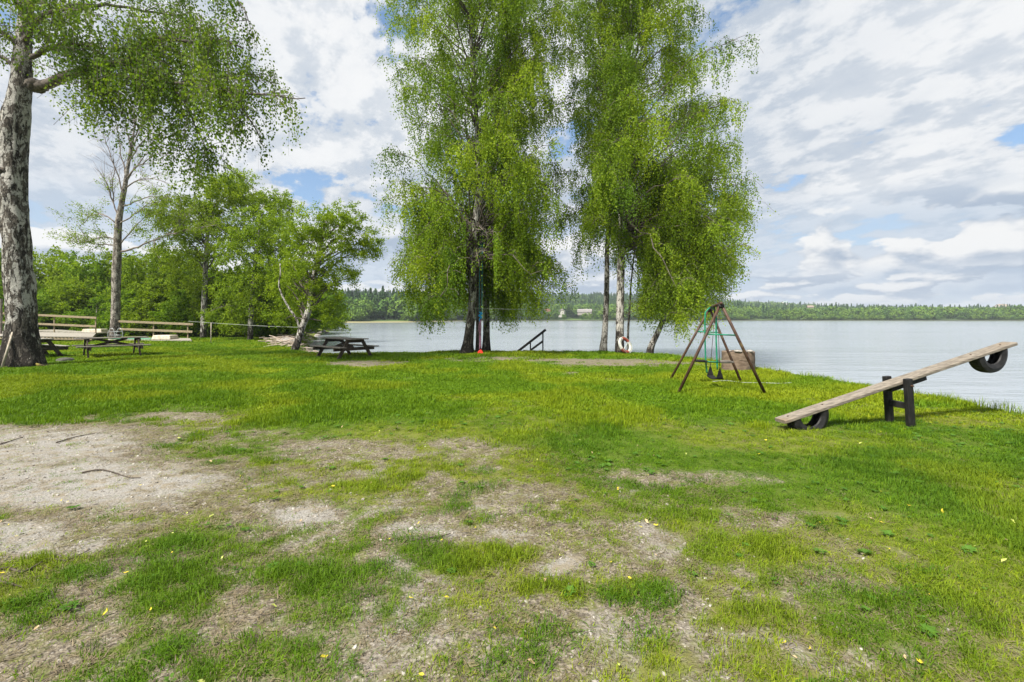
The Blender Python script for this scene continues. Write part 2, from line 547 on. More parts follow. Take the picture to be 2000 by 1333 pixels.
M['rope_teal'] = noisy('teal rope', (0.015, 0.16, 0.20), (0.04, 0.28, 0.33), 25, (1, 1, 1), 0.8, 0.2)
M['rope_blue'] = noisy('blue rope', (0.01, 0.20, 0.48), (0.03, 0.30, 0.60), 25, (1, 1, 1), 0.8, 0.2)
M['rope_pink'] = noisy('mauve rope', (0.22, 0.10, 0.16), (0.38, 0.20, 0.28), 30, (1, 1, 1), 0.8, 0.2)
M['red_plastic'] = noisy('red plastic', (0.62, 0.03, 0.012), (0.72, 0.05, 0.02), 6, (1, 1, 1), 0.35, 0.05)
M['foam'] = noisy('cream plastic', (0.42, 0.36, 0.27), (0.56, 0.51, 0.42), 5, (1, 1, 1), 0.7, 0.2)
M['green_sheet'] = noisy('faded green sheet', (0.07, 0.20, 0.12), (0.12, 0.27, 0.175), 5, (1, 1, 1), 0.6, 0.2)
M['grey_metal'] = noisy('galvanised tube', (0.30, 0.31, 0.31), (0.45, 0.46, 0.46), 10, (1, 1, 1), 0.4, 0.1, metallic=0.6)
M['twig'] = noisy('twig bark', (0.045, 0.034, 0.026), (0.10, 0.08, 0.062), 15, (1, 1, 1), 0.9, 0.3)
M['branch'] = noisy('grey brown branch bark', (0.055, 0.044, 0.036), (0.16, 0.135, 0.115), 7, (1, 1, 1), 0.9, 0.4)
M['pale_branch'] = noisy('bare grey branch bark', (0.13, 0.105, 0.09), (0.28, 0.24, 0.21), 7, (1, 1, 1), 0.9, 0.4)
M['stick'] = noisy('peeled stick', (0.32, 0.27, 0.21), (0.46, 0.41, 0.33), 8, (1, 1, 1), 0.85, 0.2)
M['bark'] = bark('birch bark', share=0.45, basez=1.6, fiss_at=0.565)
M['bark_old'] = bark('old birch bark', share=0.50, basez=2.4, white=(0.42, 0.405, 0.37), fiss_at=0.555)
M['bark_grey'] = bark('grey birch bark', share=0.5, white=(0.34, 0.31, 0.27), grey=(0.11, 0.096, 0.08))
M['leaf_birch'] = leafmat('birch leaves', (0.085, 0.158, 0.010), (0.172, 0.268, 0.014), (0.285, 0.375, 0.020))
M['leaf_near'] = leafmat('deep green birch leaves', (0.065, 0.128, 0.010), (0.125, 0.205, 0.014), (0.210, 0.290, 0.020))  # deeper green leaf colour of the old birch on the left
M['leaf_lime'] = leafmat('lime green leaves', (0.125, 0.200, 0.012), (0.200, 0.285, 0.016), (0.280, 0.365, 0.022))
M['leaf_mid'] = leafmat('mid green leaves', (0.105, 0.175, 0.012), (0.185, 0.275, 0.016), (0.275, 0.365, 0.022))
M['leaf_bush'] = leafmat('dense shrub leaves', (0.068, 0.145, 0.009), (0.150, 0.255, 0.013), (0.250, 0.360, 0.019))


# ------------------------------------------------------------------ ground, lake, far shore
def ground_material():
    m, t = mat_new('worn turf and gravel')
    pos = t.n('ShaderNodeNewGeometry').outputs['Position']
    A = lambda nm: t.n('ShaderNodeAttribute', attribute_name=nm).outputs['Fac']
    g, gr, yel = A('green'), A('gravel'), A('yellow')
    n_mid = t.noise(pos, 7, 6, 0.65)
    n_fine = t.noise(pos, 46, 5, 0.7)
    n_grit = t.noise(pos, 130, 3, 0.7)
    vor = t.n('ShaderNodeTexVoronoi', {'Vector': pos, 'Scale': 62.0}, feature='F1')
    cell = t.n('ShaderNodeSeparateColor', {0: vor.outputs['Color']}).outputs[0]
    straw = t.mix(t.ss(n_fine, 0.34, 0.66), (0.070, 0.058, 0.045), (0.282, 0.244, 0.186))
    straw = t.mix(t.ss(n_mid, 0.50, 0.66), straw, (0.058, 0.048, 0.037))
    straw = t.mix(t.math('MULTIPLY', t.ss(t.noise(pos, 11, 4, 0.6), 0.47, 0.62), 0.6), straw, (0.125, 0.140, 0.030))
    # pale chips among the straw
    chip = t.math('MULTIPLY', t.ss(cell, 0.80, 0.86), t.math('SUBTRACT', 1.0, t.ss(vor.outputs['Distance'], 0.25, 0.45)))
    straw = t.mix(t.math('MULTIPLY', chip, 0.7), straw, (0.40, 0.36, 0.31))
    gravel = t.mix(t.ss(n_grit, 0.30, 0.70), (0.125, 0.114, 0.098), (0.345, 0.332, 0.312))
    gravel = t.mix(t.ss(cell, 0.1, 0.9), gravel, t.mix(n_fine, (0.15, 0.135, 0.115), (0.385, 0.37, 0.345)))
    gravel = t.mix(t.math('MULTIPLY', t.ss(n_mid, 0.46, 0.64), 0.7), gravel, (0.20, 0.165, 0.105))
    n_big = t.noise(pos, 2.4, 5, 0.7)
    gmix = t.math('ADD', t.math('MULTIPLY', t.math('SUBTRACT', n_mid, 0.5), 1.0), t.math('ADD', t.math('MULTIPLY', t.math('SUBTRACT', n_fine, 0.5), 0.7), t.math('MULTIPLY', t.math('SUBTRACT', n_big, 0.5), 0.8)))
    grf = t.ss(t.math('ADD', gr, t.math('MULTIPLY', gmix, 1.25)), 0.16, 0.92)
    bare = t.mix(grf, straw, gravel)
    turf = t.mix(n_fine, (0.042, 0.075, 0.010), (0.110, 0.155, 0.020))
    turf = t.mix(t.math('MULTIPLY', yel, n_mid), turf, (0.21, 0.19, 0.05))
    gf = t.ss(t.math('ADD', g, t.math('MULTIPLY', t.math('SUBTRACT', n_mid, 0.5), 0.7)), 0.28, 0.72)
    col = t.mix(gf, bare, turf)
    h = t.math('ADD', t.math('ADD', t.math('MULTIPLY', n_fine, 0.55), t.math('MULTIPLY', n_grit, 0.2)), t.math('MULTIPLY', n_mid, 0.7))
    h = t.math('ADD', h, t.math('MULTIPLY', vor.outputs['Distance'], -0.25))
    finish(t, col, 0.95, h, 0.9, 0.02, 0.1)
    return m


def growing(lo, hi, step, far_lo, far_hi, k=1.16):
    core = list(np.arange(lo, hi + 1e-6, step))
    a, s = [], step
    x = lo
    while x > far_lo:
        s *= k
        x -= s
        a.append(x)
    b, s, x = [], step, core[-1]
    while x < far_hi:
        s *= k
        x += s
        b.append(x)
    return np.array(a[::-1] + core + b)


def grid_quads(nx, ny):
    i, j = np.meshgrid(np.arange(ny - 1), np.arange(nx - 1), indexing='ij')
    k = i * nx + j
    return np.stack([k, k + 1, k + nx + 1, k + nx], -1).reshape(-1, 4)


gx, gy = growing(-14, 10.5, 0.07, -1500, 40), growing(1.2, 24, 0.06, -250, 900)
XX, YY = np.meshgrid(gx, gy)
x_, y_ = XX.ravel(), YY.ravel()
g_, gr_, yel_, _m = ground_masks(x_, y_)
me = new_mesh('ground', np.stack([x_, y_, height(x_, y_)], 1), grid_quads(len(gx), len(gy)), None, [ground_material()], True,
              {'green': g_, 'gravel': gr_, 'yellow': yel_})
link('ground', me)['kind'] = 'structure'


def water_material():
    m, t = mat_new('lake water')
    pos = t.n('ShaderNodeNewGeometry').outputs['Position']
    r1 = t.noise(t.mapping(pos, scale=(0.32, 1.5, 1), rot=(0, 0, math.radians(10))), 1.1, 5, 0.6, 0.4)
    r2 = t.noise(t.mapping(pos, scale=(0.05, 0.22, 1), rot=(0, 0, math.radians(-6))), 1.0, 4, 0.55, 0.3)
    r3 = t.noise(t.mapping(pos, scale=(1.6, 5.0, 1), rot=(0, 0, math.radians(14))), 1.3, 3, 0.5)
    h = t.math('ADD', t.math('ADD', t.math('MULTIPLY', r1, 0.10), t.math('MULTIPLY', r2, 0.30)), t.math('MULTIPLY', r3, 0.028))
    calm = t.noise(t.mapping(pos, scale=(0.012, 0.05, 1)), 1.0, 3, 0.5)
    nb = t.n('ShaderNodeBump', {'Height': h, 'Strength': 0.6, 'Distance': 1.0}).outputs[0]
    rough = t.math('ADD', 0.06, t.math('MULTIPLY', calm, 0.14))
    b = t.n('ShaderNodeBsdfPrincipled', {'Base Color': (0.245, 0.275, 0.305, 1), 'Roughness': rough, 'IOR': 1.5, 'Normal': nb})
    t.n('ShaderNodeOutputMaterial', {'Surface': b.outputs[0]})
    return m


lk = link('lake', new_mesh('lake', [(-1400, -250, WATER), (2600, -250, WATER), (2600, 3600, WATER), (-1400, 3600, WATER)], [(0, 1, 2, 3)], None, [water_material()]))
lk['kind'] = 'structure'

# far shore: columns by direction, rows by distance behind the water line
def far_depth(q):
    return np.interp(q, [-3, -0.33, -0.22, -0.16, 0.0, 0.33, 0.55, 1.1, 3], [215, 228, 245, 300, 392, 410, 420, 400, 330])


def far_ridge(q):
    """how many pixels of the photo the far skyline stands above eye level"""
    return np.interp(q, [-3, -0.33, -0.2, 0.0, 0.15, 0.33, 0.48, 0.56, 0.78, 0.9, 1.0, 1.1, 1.5, 3],
                     [44, 44, 46, 42, 42, 41, 28, 25, 19, 17, 20, 22, 25, 25])


def far_height(q, off):
    d = far_depth(q) + off
    x = q * d
    dr = far_depth(q) + 560
    zr = EYE + far_ridge(q) / FPX * dr - 13.5
    n = fbm(x / 150, d / 150, 83, 4) - 0.5
    n2 = fbm(x / 420 + 4, d / 420, 87, 3) - 0.5
    z = WATER + 0.5 * sstep(off, -8, 2) + 0.9 * sstep(off, 2, 30) + np.maximum(zr - 1.0, 2) * sstep(off, 40, 560) ** 1.15 \
        + (n * 9 + n2 * 14) * sstep(off, 60, 400)
    return np.where(off < -4, WATER - 1.2, z)


qs = np.linspace(-1.9, 1.9, 260)
offs = np.array([-14, -6, -2, 0, 2, 5, 9, 14, 20, 28, 38, 50, 65, 85, 110, 140, 175, 215, 260, 310, 365, 425, 490, 560, 640, 740, 880, 1080, 1400])
QQ, OO = np.meshgrid(qs, offs)
q_, o_ = QQ.ravel(), OO.ravel()
d_ = far_depth(q_) + o_
mh, th = mat_new('far meadow and forest floor')
pos = th.n('ShaderNodeNewGeometry').outputs['Position']
offa = th.n('ShaderNodeAttribute', attribute_name='off').outputs['Fac']
nn = th.noise(pos, 0.03, 5, 0.6)
colf = th.mix(th.ss(nn, 0.4, 0.6), (0.040, 0.075, 0.018), (0.10, 0.16, 0.035))
sx = th.n('ShaderNodeSeparateXYZ', {0: pos}).outputs[0]
shc = th.mix(th.ss(sx, -55.0, -25.0), (0.22, 0.20, 0.10), (0.050, 0.055, 0.028))
colf = th.mix(th.math('SUBTRACT', 1.0, th.ss(offa, 3.0, 12.0)), colf, shc)
finish(th, colf, 0.95)
link('hills', new_mesh('hills', np.stack([q_ * d_, d_, far_height(q_, o_)], 1), grid_quads(len(qs), len(offs)), None, [mh], True, {'off': o_}))['kind'] = 'structure'


# ------------------------------------------------------------------ scattering
def scatter(name, variants, P, rot, scl, vid, yel=None):
    vc = bpy.data.collections.new(name + ' pieces')
    for i, me in enumerate(variants):
        vc.objects.link(bpy.data.objects.new('%s piece %02d' % (name, i), me))
    pm = bpy.data.meshes.new(name)
    pm.vertices.add(len(P))
    pm.vertices.foreach_set('co', np.asarray(P, np.float32).ravel())
    for nm, val in (('rot', rot), ('scl', scl)):
        a = pm.attributes.new(nm, 'FLOAT_VECTOR', 'POINT')
        a.data.foreach_set('vector', np.asarray(val, np.float32).ravel())
    a = pm.attributes.new('vid', 'INT', 'POINT')
    a.data.foreach_set('value', np.asarray(vid, np.int32))
    a = pm.attributes.new('yel', 'FLOAT', 'POINT')
    a.data.foreach_set('value', np.asarray(yel if yel is not None else np.zeros(len(P)), np.float32))
    o = link(name, pm)
    ng = bpy.data.node_groups.new(name + ' scatter', 'GeometryNodeTree')
    ng.interface.new_socket('Geometry', in_out='INPUT', socket_type='NodeSocketGeometry')
    ng.interface.new_socket('Geometry', in_out='OUTPUT', socket_type='NodeSocketGeometry')
    L, N = ng.links, ng.nodes
    gi, go = N.new('NodeGroupInput'), N.new('NodeGroupOutput')
    ci = N.new('GeometryNodeCollectionInfo')
    ci.inputs['Collection'].default_value = vc
    ci.inputs['Separate Children'].default_value = True
    ci.inputs['Reset Children'].default_value = True
    iop = N.new('GeometryNodeInstanceOnPoints')
    iop.inputs['Pick Instance'].default_value = True

    def named(nm, ty):
        nd = N.new('GeometryNodeInputNamedAttribute')
        nd.data_type = ty
        nd.inputs['Name'].default_value = nm
        return nd.outputs['Attribute']
    e2r = N.new('FunctionNodeEulerToRotation')
    L.new(named('rot', 'FLOAT_VECTOR'), e2r.inputs[0])
    L.new(e2r.outputs[0], iop.inputs['Rotation'])
    L.new(named('scl', 'FLOAT_VECTOR'), iop.inputs['Scale'])
    L.new(named('vid', 'INT'), iop.inputs['Instance Index'])
    L.new(gi.outputs[0], iop.inputs['Points'])
    L.new(ci.outputs[0], iop.inputs['Instance'])
    L.new(iop.outputs[0], go.inputs[0])
    o.modifiers.new('scatter', 'NODES').node_group = ng
    o['kind'] = 'stuff'
    return o


def blades(rng, n, spread, h0, h1, width, lean, mat, droop=0.35, flat=False):
    """a tuft: n curved tapering blades"""
    a = rng.uniform(0, 2 * np.pi, n)
    r = spread * np.sqrt(rng.uniform(0, 1, n))
    base = np.stack([r * np.cos(a), r * np.sin(a), np.full(n, -0.008)], 1)
    H = rng.uniform(h0, h1, n) * (1 - 0.35 * r / max(spread, 1e-6))
    dirn = rng.uniform(0, 2 * np.pi, n)
    ln = rng.uniform(0.15, 1.0, n) * lean
    out = np.stack([np.cos(dirn), np.sin(dirn), np.zeros(n)], 1)
    side = np.stack([-np.sin(dirn), np.cos(dirn), np.zeros(n)], 1)
    up = np.array([0, 0, 1.0])
    if flat:
        p1 = base + out * (H * 0.5)[:, None] + up * rng.uniform(0.004, 0.02, n)[:, None]
        p2 = base + out * H[:, None] + up * rng.uniform(0.0, 0.022, n)[:, None]
        base = base + up * 0.012
    else:
        p1 = base + up * (H * 0.58)[:, None] + out * (H * ln * 0.32)[:, None]
        p2 = base + up * (H * (1 - droop * ln))[:, None] + out * (H * ln)[:, None]
    tw = rng.uniform(-0.6, 0.6, n)
    side = side * np.cos(tw)[:, None] + out * np.sin(tw)[:, None]
    wd = width * rng.uniform(0.6, 1.3, n)[:, None] / 2
    V = np.stack([base - side * wd, base + side * wd, p1 + side * wd * 0.85, p1 - side * wd * 0.85, p2], 1).reshape(-1, 3)
    k = np.arange(n) * 5
    Q = np.stack([k, k + 1, k + 2, k + 3], 1)
    T = np.stack([k + 3, k + 2, k + 4], 1)
    return new_mesh('tuft', V, Q, T, [mat], True, {'rnd': np.repeat(rng.uniform(0, 1, n), 5)})


def leaf_rosette(rng, n, L, mat):
    V, Q = [], []
    for i in range(n):
        a = rng.uniform(0, 6.28)
        l = L * rng.uniform(0.6, 1.1)
        wd = l * rng.uniform(0.22, 0.34)
        o, s = np.array([math.cos(a), math.sin(a), 0]), np.array([-math.sin(a), math.cos(a), 0])
        e = rng.uniform(0.3, 0.9)
        pts = [o * 0.01, o * l * 0.45 + np.array([0, 0, l * e * 0.4]), o * l + np.array([0, 0, l * e * 0.35])]
        b = len(V)
        V += [pts[0], pts[1] - s * wd, pts[1] + s * wd, pts[2], pts[1] - np.array([0, 0, 0.12 * wd])]
        Q += [(b, b + 1, b + 4, b + 2), (b + 1, b + 3, b + 2, b + 4)]
    return new_mesh('rosette', V, Q, None, [mat], True, {'rnd': np.repeat(rng.uniform(0, 1, n), 5)})


M['grass'] = grassmat('grass blades', ((0.064, 0.142, 0.006), (0.155, 0.258, 0.009)), (0.255, 0.300, 0.012))
M['grass_deep'] = grassmat('deep green grass', ((0.040, 0.104, 0.006), (0.105, 0.198, 0.009)), (0.18, 0.240, 0.011))
M['straw'] = grassmat('dead grass', ((0.12, 0.092, 0.058), (0.27, 0.222, 0.145)), (0.16, 0.155, 0.05), 0.15)
M['weed'] = grassmat('broad leaved weeds', ((0.050, 0.125, 0.014), (0.100, 0.200, 0.026)), (0.14, 0.21, 0.02))


def field_points(rng, bands, half=1.3, xmin=-99, xmax=99):
    out, lev = [], []
    for i, (y0, y1, dens) in enumerate(bands):
        area = half * (y1 * y1 - y0 * y0) + 6.0 * (y1 - y0)
        n = int(area * dens)
        y = np.sqrt(rng.uniform(y0 * y0, y1 * y1, n))
        x = rng.uniform(-1, 1, n) * (half * y + 3.0)
        out.append(np.stack([x, y], 1))
        lev.append(np.full(n, i))
    return np.vstack(out), np.concatenate(lev)


def make_grass():
    rng = np.random.default_rng(5)
    gm, gd = M['grass'], M['grass_deep']
    V = []
    for k in range(5):
        V.append(blades(rng, 30, 0.06, 0.022, 0.062, 0.0034, 1.25, gd if k < 3 else gm))                # 0-4 short turf, near
    for k in range(4):
        V.append(blades(rng, 34, 0.085, 0.040, 0.098, 0.0036, 1.45, gd, 0.55))             # 5-8 long tussock
    for k in range(4):
        V.append(blades(rng, 44, 0.16, 0.05, 0.12, 0.011, 0.8, gm))                    # 9-12 wide turf, farther off
    for k in range(3):
        V.append(blades(rng, 16, 0.10, 0.25, 0.48, 0.0048, 0.35, gm, 0.3))             # 13-15 tall thin stems
    for k in range(3):
        V.append(blades(rng, 9, 0.06, 0.018, 0.050, 0.0032, 1.3, gm))                   # 16-18 sparse sprigs
    P, lev = field_points(rng, [(1.25, 3.2, 620), (3.2, 5, 520), (5, 7.5, 360), (7.5, 11, 215), (11, 16, 105), (16, 24, 62), (24, 42, 30)])
    x, y = P[:, 0], P[:, 1]
    g, gr, yel, mixed = ground_masks(x, y)
    sd = sdist(x, y)
    fine = fbm(x * 5.5, y * 5.5, 91, 3)
    clump = fbm(x * 1.1 + 7, y * 1.1, 93, 3)
    u = rng.uniform(0, 1, len(x))
    keep = (u < np.clip(g * 1.15 - 0.12 + 0.8 * (fine - 0.5), 0.0, 1)) & (sd > -0.45) & (y > 1.25)
    # thin grey-green sprigs on the bare ground
    sprig = (~keep) & (rng.uniform(0, 1, len(x)) < 0.30 * (1 - 0.7 * gr)) & (sd > 0) & (y < 9)
    idx = np.where(keep | sprig)[0]
    x, y, lev, g, yel, mixed, sd, clump, sp = x[idx], y[idx], lev[idx], g[idx], yel[idx], mixed[idx], sd[idx], clump[idx], sprig[idx]
    n = len(x)
    far = (rng.uniform(0, 1, n) < sstep(y + 1.6 * (clump - 0.5), 5.6, 9.6)) | (lev >= 4)
    vid = np.where(far, rng.integers(9, 13, n), rng.integers(0, 5, n))
    ptall = np.where(mixed > 0.5, 0.04 + 0.75 * sstep(g, 0.72, 0.98), 0.04 + 0.5 * sstep(clump, 0.55, 0.7))
    by_tyre = (np.hypot(x - 3.95, (y - 5.95) * 0.8) < 0.55)
    tall = (rng.uniform(0, 1, n) < ptall) & (lev < 4) & ~by_tyre
    vid = np.where(tall, rng.integers(5, 9, n), vid)
    vid = np.where(sp, rng.integers(16, 19, n), vid)
    sxy = np.where(far, np.array([0.55, 0.6, 0.7, 0.95, 1.2, 1.7, 2.6])[lev], np.array([0.9, 1.0, 1.15, 1.5, 1.6, 1.7, 2.6])[lev]) * rng.uniform(0.75, 1.3, n)
    sz = (0.55 + 0.75 * sstep(clump, 0.35, 0.65)) * rng.uniform(0.7, 1.25, n) * np.array([1, 1, 1.05, 1.0, 1.0, 1.05, 1.3])[lev]
    sz = sz * (0.55 + 0.5 * g) * np.where(by_tyre, 0.6, 1.0)
    z = height(x, y)
    # taller fringe along the water
    fr = []
    for k in range(3):
        t = rng.uniform(0, 1, 2600)
        pts = np.array([p for p in SHORE if -13 < p[0] < 9 and 2.5 < p[1] < 27])
        seg = np.concatenate([[0], np.cumsum(np.linalg.norm(np.diff(pts, axis=0), axis=1))])
        s = t * seg[-1]
        fr.append(np.stack([np.interp(s, seg, pts[:, 0]), np.interp(s, seg, pts[:, 1])], 1) + rng.normal(0, 0.16, (2600, 2)))
    F = np.vstack(fr)
    fs = sdist(F[:, 0], F[:, 1])
    ok = (fs > -0.45) & (fs < 0.7) & (rng.uniform(0, 1, len(F)) < sstep(fbm(F[:, 0] * 0.9, F[:, 1] * 0.9, 97, 2), 0.3, 0.6) * np.where(F[:, 1] < 16, 1.0, 0.35))
    F = F[ok]
    nf = len(F)
    tallf = (rng.uniform(0, 1, nf) < 0.30) & (F[:, 0] > 5)
    fv = np.where(tallf, rng.integers(13, 16, nf), rng.integers(5, 9, nf))
    fz = height(F[:, 0], F[:, 1])
    # tall grass round the seesaw post and under the swing
    extra = []
    for (cx, cy, rr, cnt) in [(5.45, 6.3, 0.45, 70), (5.5, 6.75, 0.4, 70), (4.6, 6.3, 0.3, 20), (6.4, 13.0, 0.55, 60), (-2.0, 18.9, 0.7, 60), (4.6, 19.2, 0.9, 90), (-14.0, 14.0, 1.1, 160), (6.1, 19.4, 0.6, 60), (-12.5, 16.9, 1.2, 60)]:
        a, r = rng.uniform(0, 6.283, cnt), rr * np.sqrt(rng.uniform(0.02, 1, cnt))
        extra.append(np.stack([cx + r * np.cos(a), cy + r * np.sin(a)], 1))
    # small separate tussocks on the worn ground
    for k in range(150):
        cy = 1.7 + 6.5 * rng.uniform(0, 1) ** 1.2
        cx = rng.uniform(-1.15, 1.15) * cy
        gg, g2, _y, mx = [float(v[0]) for v in ground_masks(np.array([cx]), np.array([cy]))]
        if mx < 0.35 or g2 > 0.45 or rng.uniform() < g2 * 1.6:
            continue
        cnt = int(rng.uniform(3, 15))
        a = rng.uniform(0, 6.283, cnt)
        r = rng.uniform(0.03, 0.17) * np.sqrt(rng.uniform(0, 1, cnt))
        extra.append(np.stack([cx + 1.5 * r * np.cos(a), cy + r * np.sin(a)], 1))
    E = np.vstack(extra)
    ne = len(E)
    X = np.concatenate([x, F[:, 0], E[:, 0]])
    Y = np.concatenate([y, F[:, 1], E[:, 1]])
    Z = np.concatenate([z, fz, height(E[:, 0], E[:, 1])])
    vid = np.concatenate([vid, fv, rng.integers(5, 9, ne)])
    sxy = np.concatenate([sxy, rng.uniform(0.8, 1.4, nf) * (1 + 0.03 * F[:, 1]), rng.uniform(0.8, 1.3, ne)])
    sz = np.concatenate([sz, rng.uniform(0.3, 0.72, nf), rng.uniform(0.6, 1.15, ne)])
    yel = np.concatenate([yel, 0.35 + 0.3 * rng.uniform(0, 1, nf), 0.1 * np.ones(ne)])
    N = len(X)
    rot = np.stack([rng.normal(0, 0.09, N), rng.normal(0, 0.09, N), rng.uniform(0, 6.283, N)], 1)
    o = scatter('grass', V, np.stack([X, Y, Z], 1), rot, np.stack([sxy, sxy, sz], 1), vid, yel)
    o['label'] = 'green turf, long tussocks and thin sprigs growing over the ground'
    # dead straw lying on the worn part
    S = [blades(rng, 16, 0.06, 0.03, 0.085, 0.0032, 1, M['straw'], flat=True) for k in range(5)]
    P, lev = field_points(rng, [(1.25, 3.2, 420), (3.2, 5, 300), (5, 8, 150), (8, 14, 30)])
    x, y = P[:, 0], P[:, 1]
    g, gr, yel, mixed = ground_masks(x, y)
    pr = np.clip(mixed * (1 - 0.9 * sstep(gr, 0.3, 0.8)) * (0.25 + 0.9 * fbm(x * 2.2, y * 2.2, 95, 3)) + 0.2 * (1 - mixed) * yel, 0, 1)
    ok = (rng.uniform(0, 1, len(x)) < pr) & (sdist(x, y) > 0.3)
    x, y, lev, yel = x[ok], y[ok], lev[ok], yel[ok]
    n = len(x)
    sc_ = np.array([0.9, 1.1, 1.4, 1.8])[lev] * rng.uniform(0.6, 1.3, n)
    rot = np.stack([rng.normal(0, 0.06, n), rng.normal(0, 0.06, n), rng.uniform(0, 6.283, n)], 1)
    o = scatter('dead_grass', S, np.stack([x, y, height(x, y) + 0.002], 1), rot, np.stack([sc_] * 3, 1), rng.integers(0, 5, n), yel * 0.6)
    o['label'] = 'dry straw coloured grass litter on the worn ground'
    # gravel chips
    B = []
    for k in range(5):
        bm = bmesh.new()
        bmesh.ops.create_icosphere(bm, subdivisions=1, radius=1)
        for v in bm.verts:
            v.co *= rng.uniform(0.7, 1.15)
            v.co.z *= 0.6
        mm = bpy.data.meshes.new('chip')
        bm.to_mesh(mm)
        bm.free()
        mm.materials.append(chipm)
        B.append(mm)
    P, lev = field_points(rng, [(1.25, 3.5, 520), (3.5, 6, 330), (6, 9, 110)])
    x, y = P[:, 0], P[:, 1]
    g, gr, yel, mixed = ground_masks(x, y)
    ok = rng.uniform(0, 1, len(x)) < mixed * (0.10 + 0.75 * gr) * (1 - 0.6 * g)
    x, y, lev = x[ok], y[ok], lev[ok]
    n = len(x)
    sz = (0.0045 + 0.014 * rng.uniform(0, 1, n) ** 4) * np.array([1, 1.2, 1.6])[lev]
    rot = rng.uniform(0, 6.283, (n, 3)) * np.array([0.1, 0.1, 1])
    o = scatter('gravel', B, np.stack([x, y, height(x, y)], 1), rot, np.stack([sz, sz * rng.uniform(0.6, 1, n), sz * 0.8], 1), rng.integers(0, 5, n))
    o['label'] = 'grey and white gravel chips on the bare ground'
    # broad leaved weeds
    R = [leaf_rosette(rng, 6, 0.034, M['weed']) for k in range(3)] + [leaf_rosette(rng, 13, 0.048, M['weed']) for k in range(2)]
    P, lev = field_points(rng, [(1.4, 3.5, 14), (3.5, 7, 16), (7, 12, 10)])
    x, y = P[:, 0], P[:, 1]
    g, gr, yel, mixed = ground_masks(x, y)
    ok = (rng.uniform(0, 1, len(x)) < 0.15 + 0.85 * g) & (gr < 0.4) & (sdist(x, y) > 0.3)
    x, y = x[ok], y[ok]
    for cx, cy, cnt in ((5.4, 6.0, 16), (1.05, 4.75, 22), (5.2, 5.6, 14), (0.75, 4.6, 12), (6.6, 6.0, 20)):
        x = np.concatenate([x, cx + rng.normal(0, 0.28, cnt)])
        y = np.concatenate([y, cy + rng.normal(0, 0.16, cnt)])
    n = len(x)
    sc_ = rng.uniform(0.5, 1.15, n)
    rot = np.stack([rng.normal(0, 0.1, n), rng.normal(0, 0.1, n), rng.uniform(0, 6.283, n)], 1)
    o = scatter('weeds', R, np.stack([x, y, height(x, y) + 0.015], 1), rot, np.stack([sc_] * 3, 1), rng.integers(0, 5, n), np.zeros(n))
    o['label'] = 'small broad leaved weeds among the grass'
    # fallen leaves, mostly yellow
    F = []
    for k in range(4):
        l, wd, c = 0.024, 0.011, rng.uniform(-0.006, 0.008)
        V = [(-l, 0, 0), (-0.3 * l, -wd, c + 0.004), (0.5 * l, -0.7 * wd, c), (l, 0, 0.006), (0.5 * l, 0.7 * wd, c), (-0.3 * l, wd, c + 0.005), (0, 0, -0.002)]
        T = [(0, 1, 6), (1, 2, 6), (2, 3, 6), (3, 4, 6), (4, 5, 6), (5, 0, 6)]
        F.append(new_mesh('fallen leaf', V, None, T, [(fl_y, fl_y, fl_t, fl_g)[k]], True))
    P, lev = field_points(rng, [(1.5, 3.5, 6), (3.5, 6.5, 2.2), (6.5, 12, 0.2)])
    x, y = P[:, 0], P[:, 1]
    n = len(x)
    ok = sdist(x, y) > 0.4
    x, y = x[ok], y[ok]
    n = len(x)
    sc_ = rng.uniform(0.3, 0.85, n)
    rot = np.stack([rng.normal(0, 0.35, n), rng.normal(0, 0.35, n), rng.uniform(0, 6.283, n)], 1)
    o = scatter('leaf_litter', F, np.stack([x, y, height(x, y) + 0.022], 1), rot, np.stack([sc_] * 3, 1), rng.integers(0, 4, n))
    o['label'] = 'yellow and tan fallen leaves scattered on the ground'


chipm, tt = mat_new('gravel chips')
rr = tt.n('ShaderNodeObjectInfo').outputs['Random']
finish(tt, tt.mix(rr, (0.13, 0.11, 0.09), (0.40, 0.375, 0.335)), 0.9)
fl_y = noisy('yellow fallen leaf', (0.42, 0.33, 0.02), (0.56, 0.46, 0.04), 40)
fl_t = noisy('tan fallen leaf', (0.36, 0.24, 0.12), (0.52, 0.40, 0.24), 40)
fl_g = noisy('pale green fallen leaf', (0.32, 0.36, 0.06), (0.45, 0.48, 0.16), 40)
make_grass()


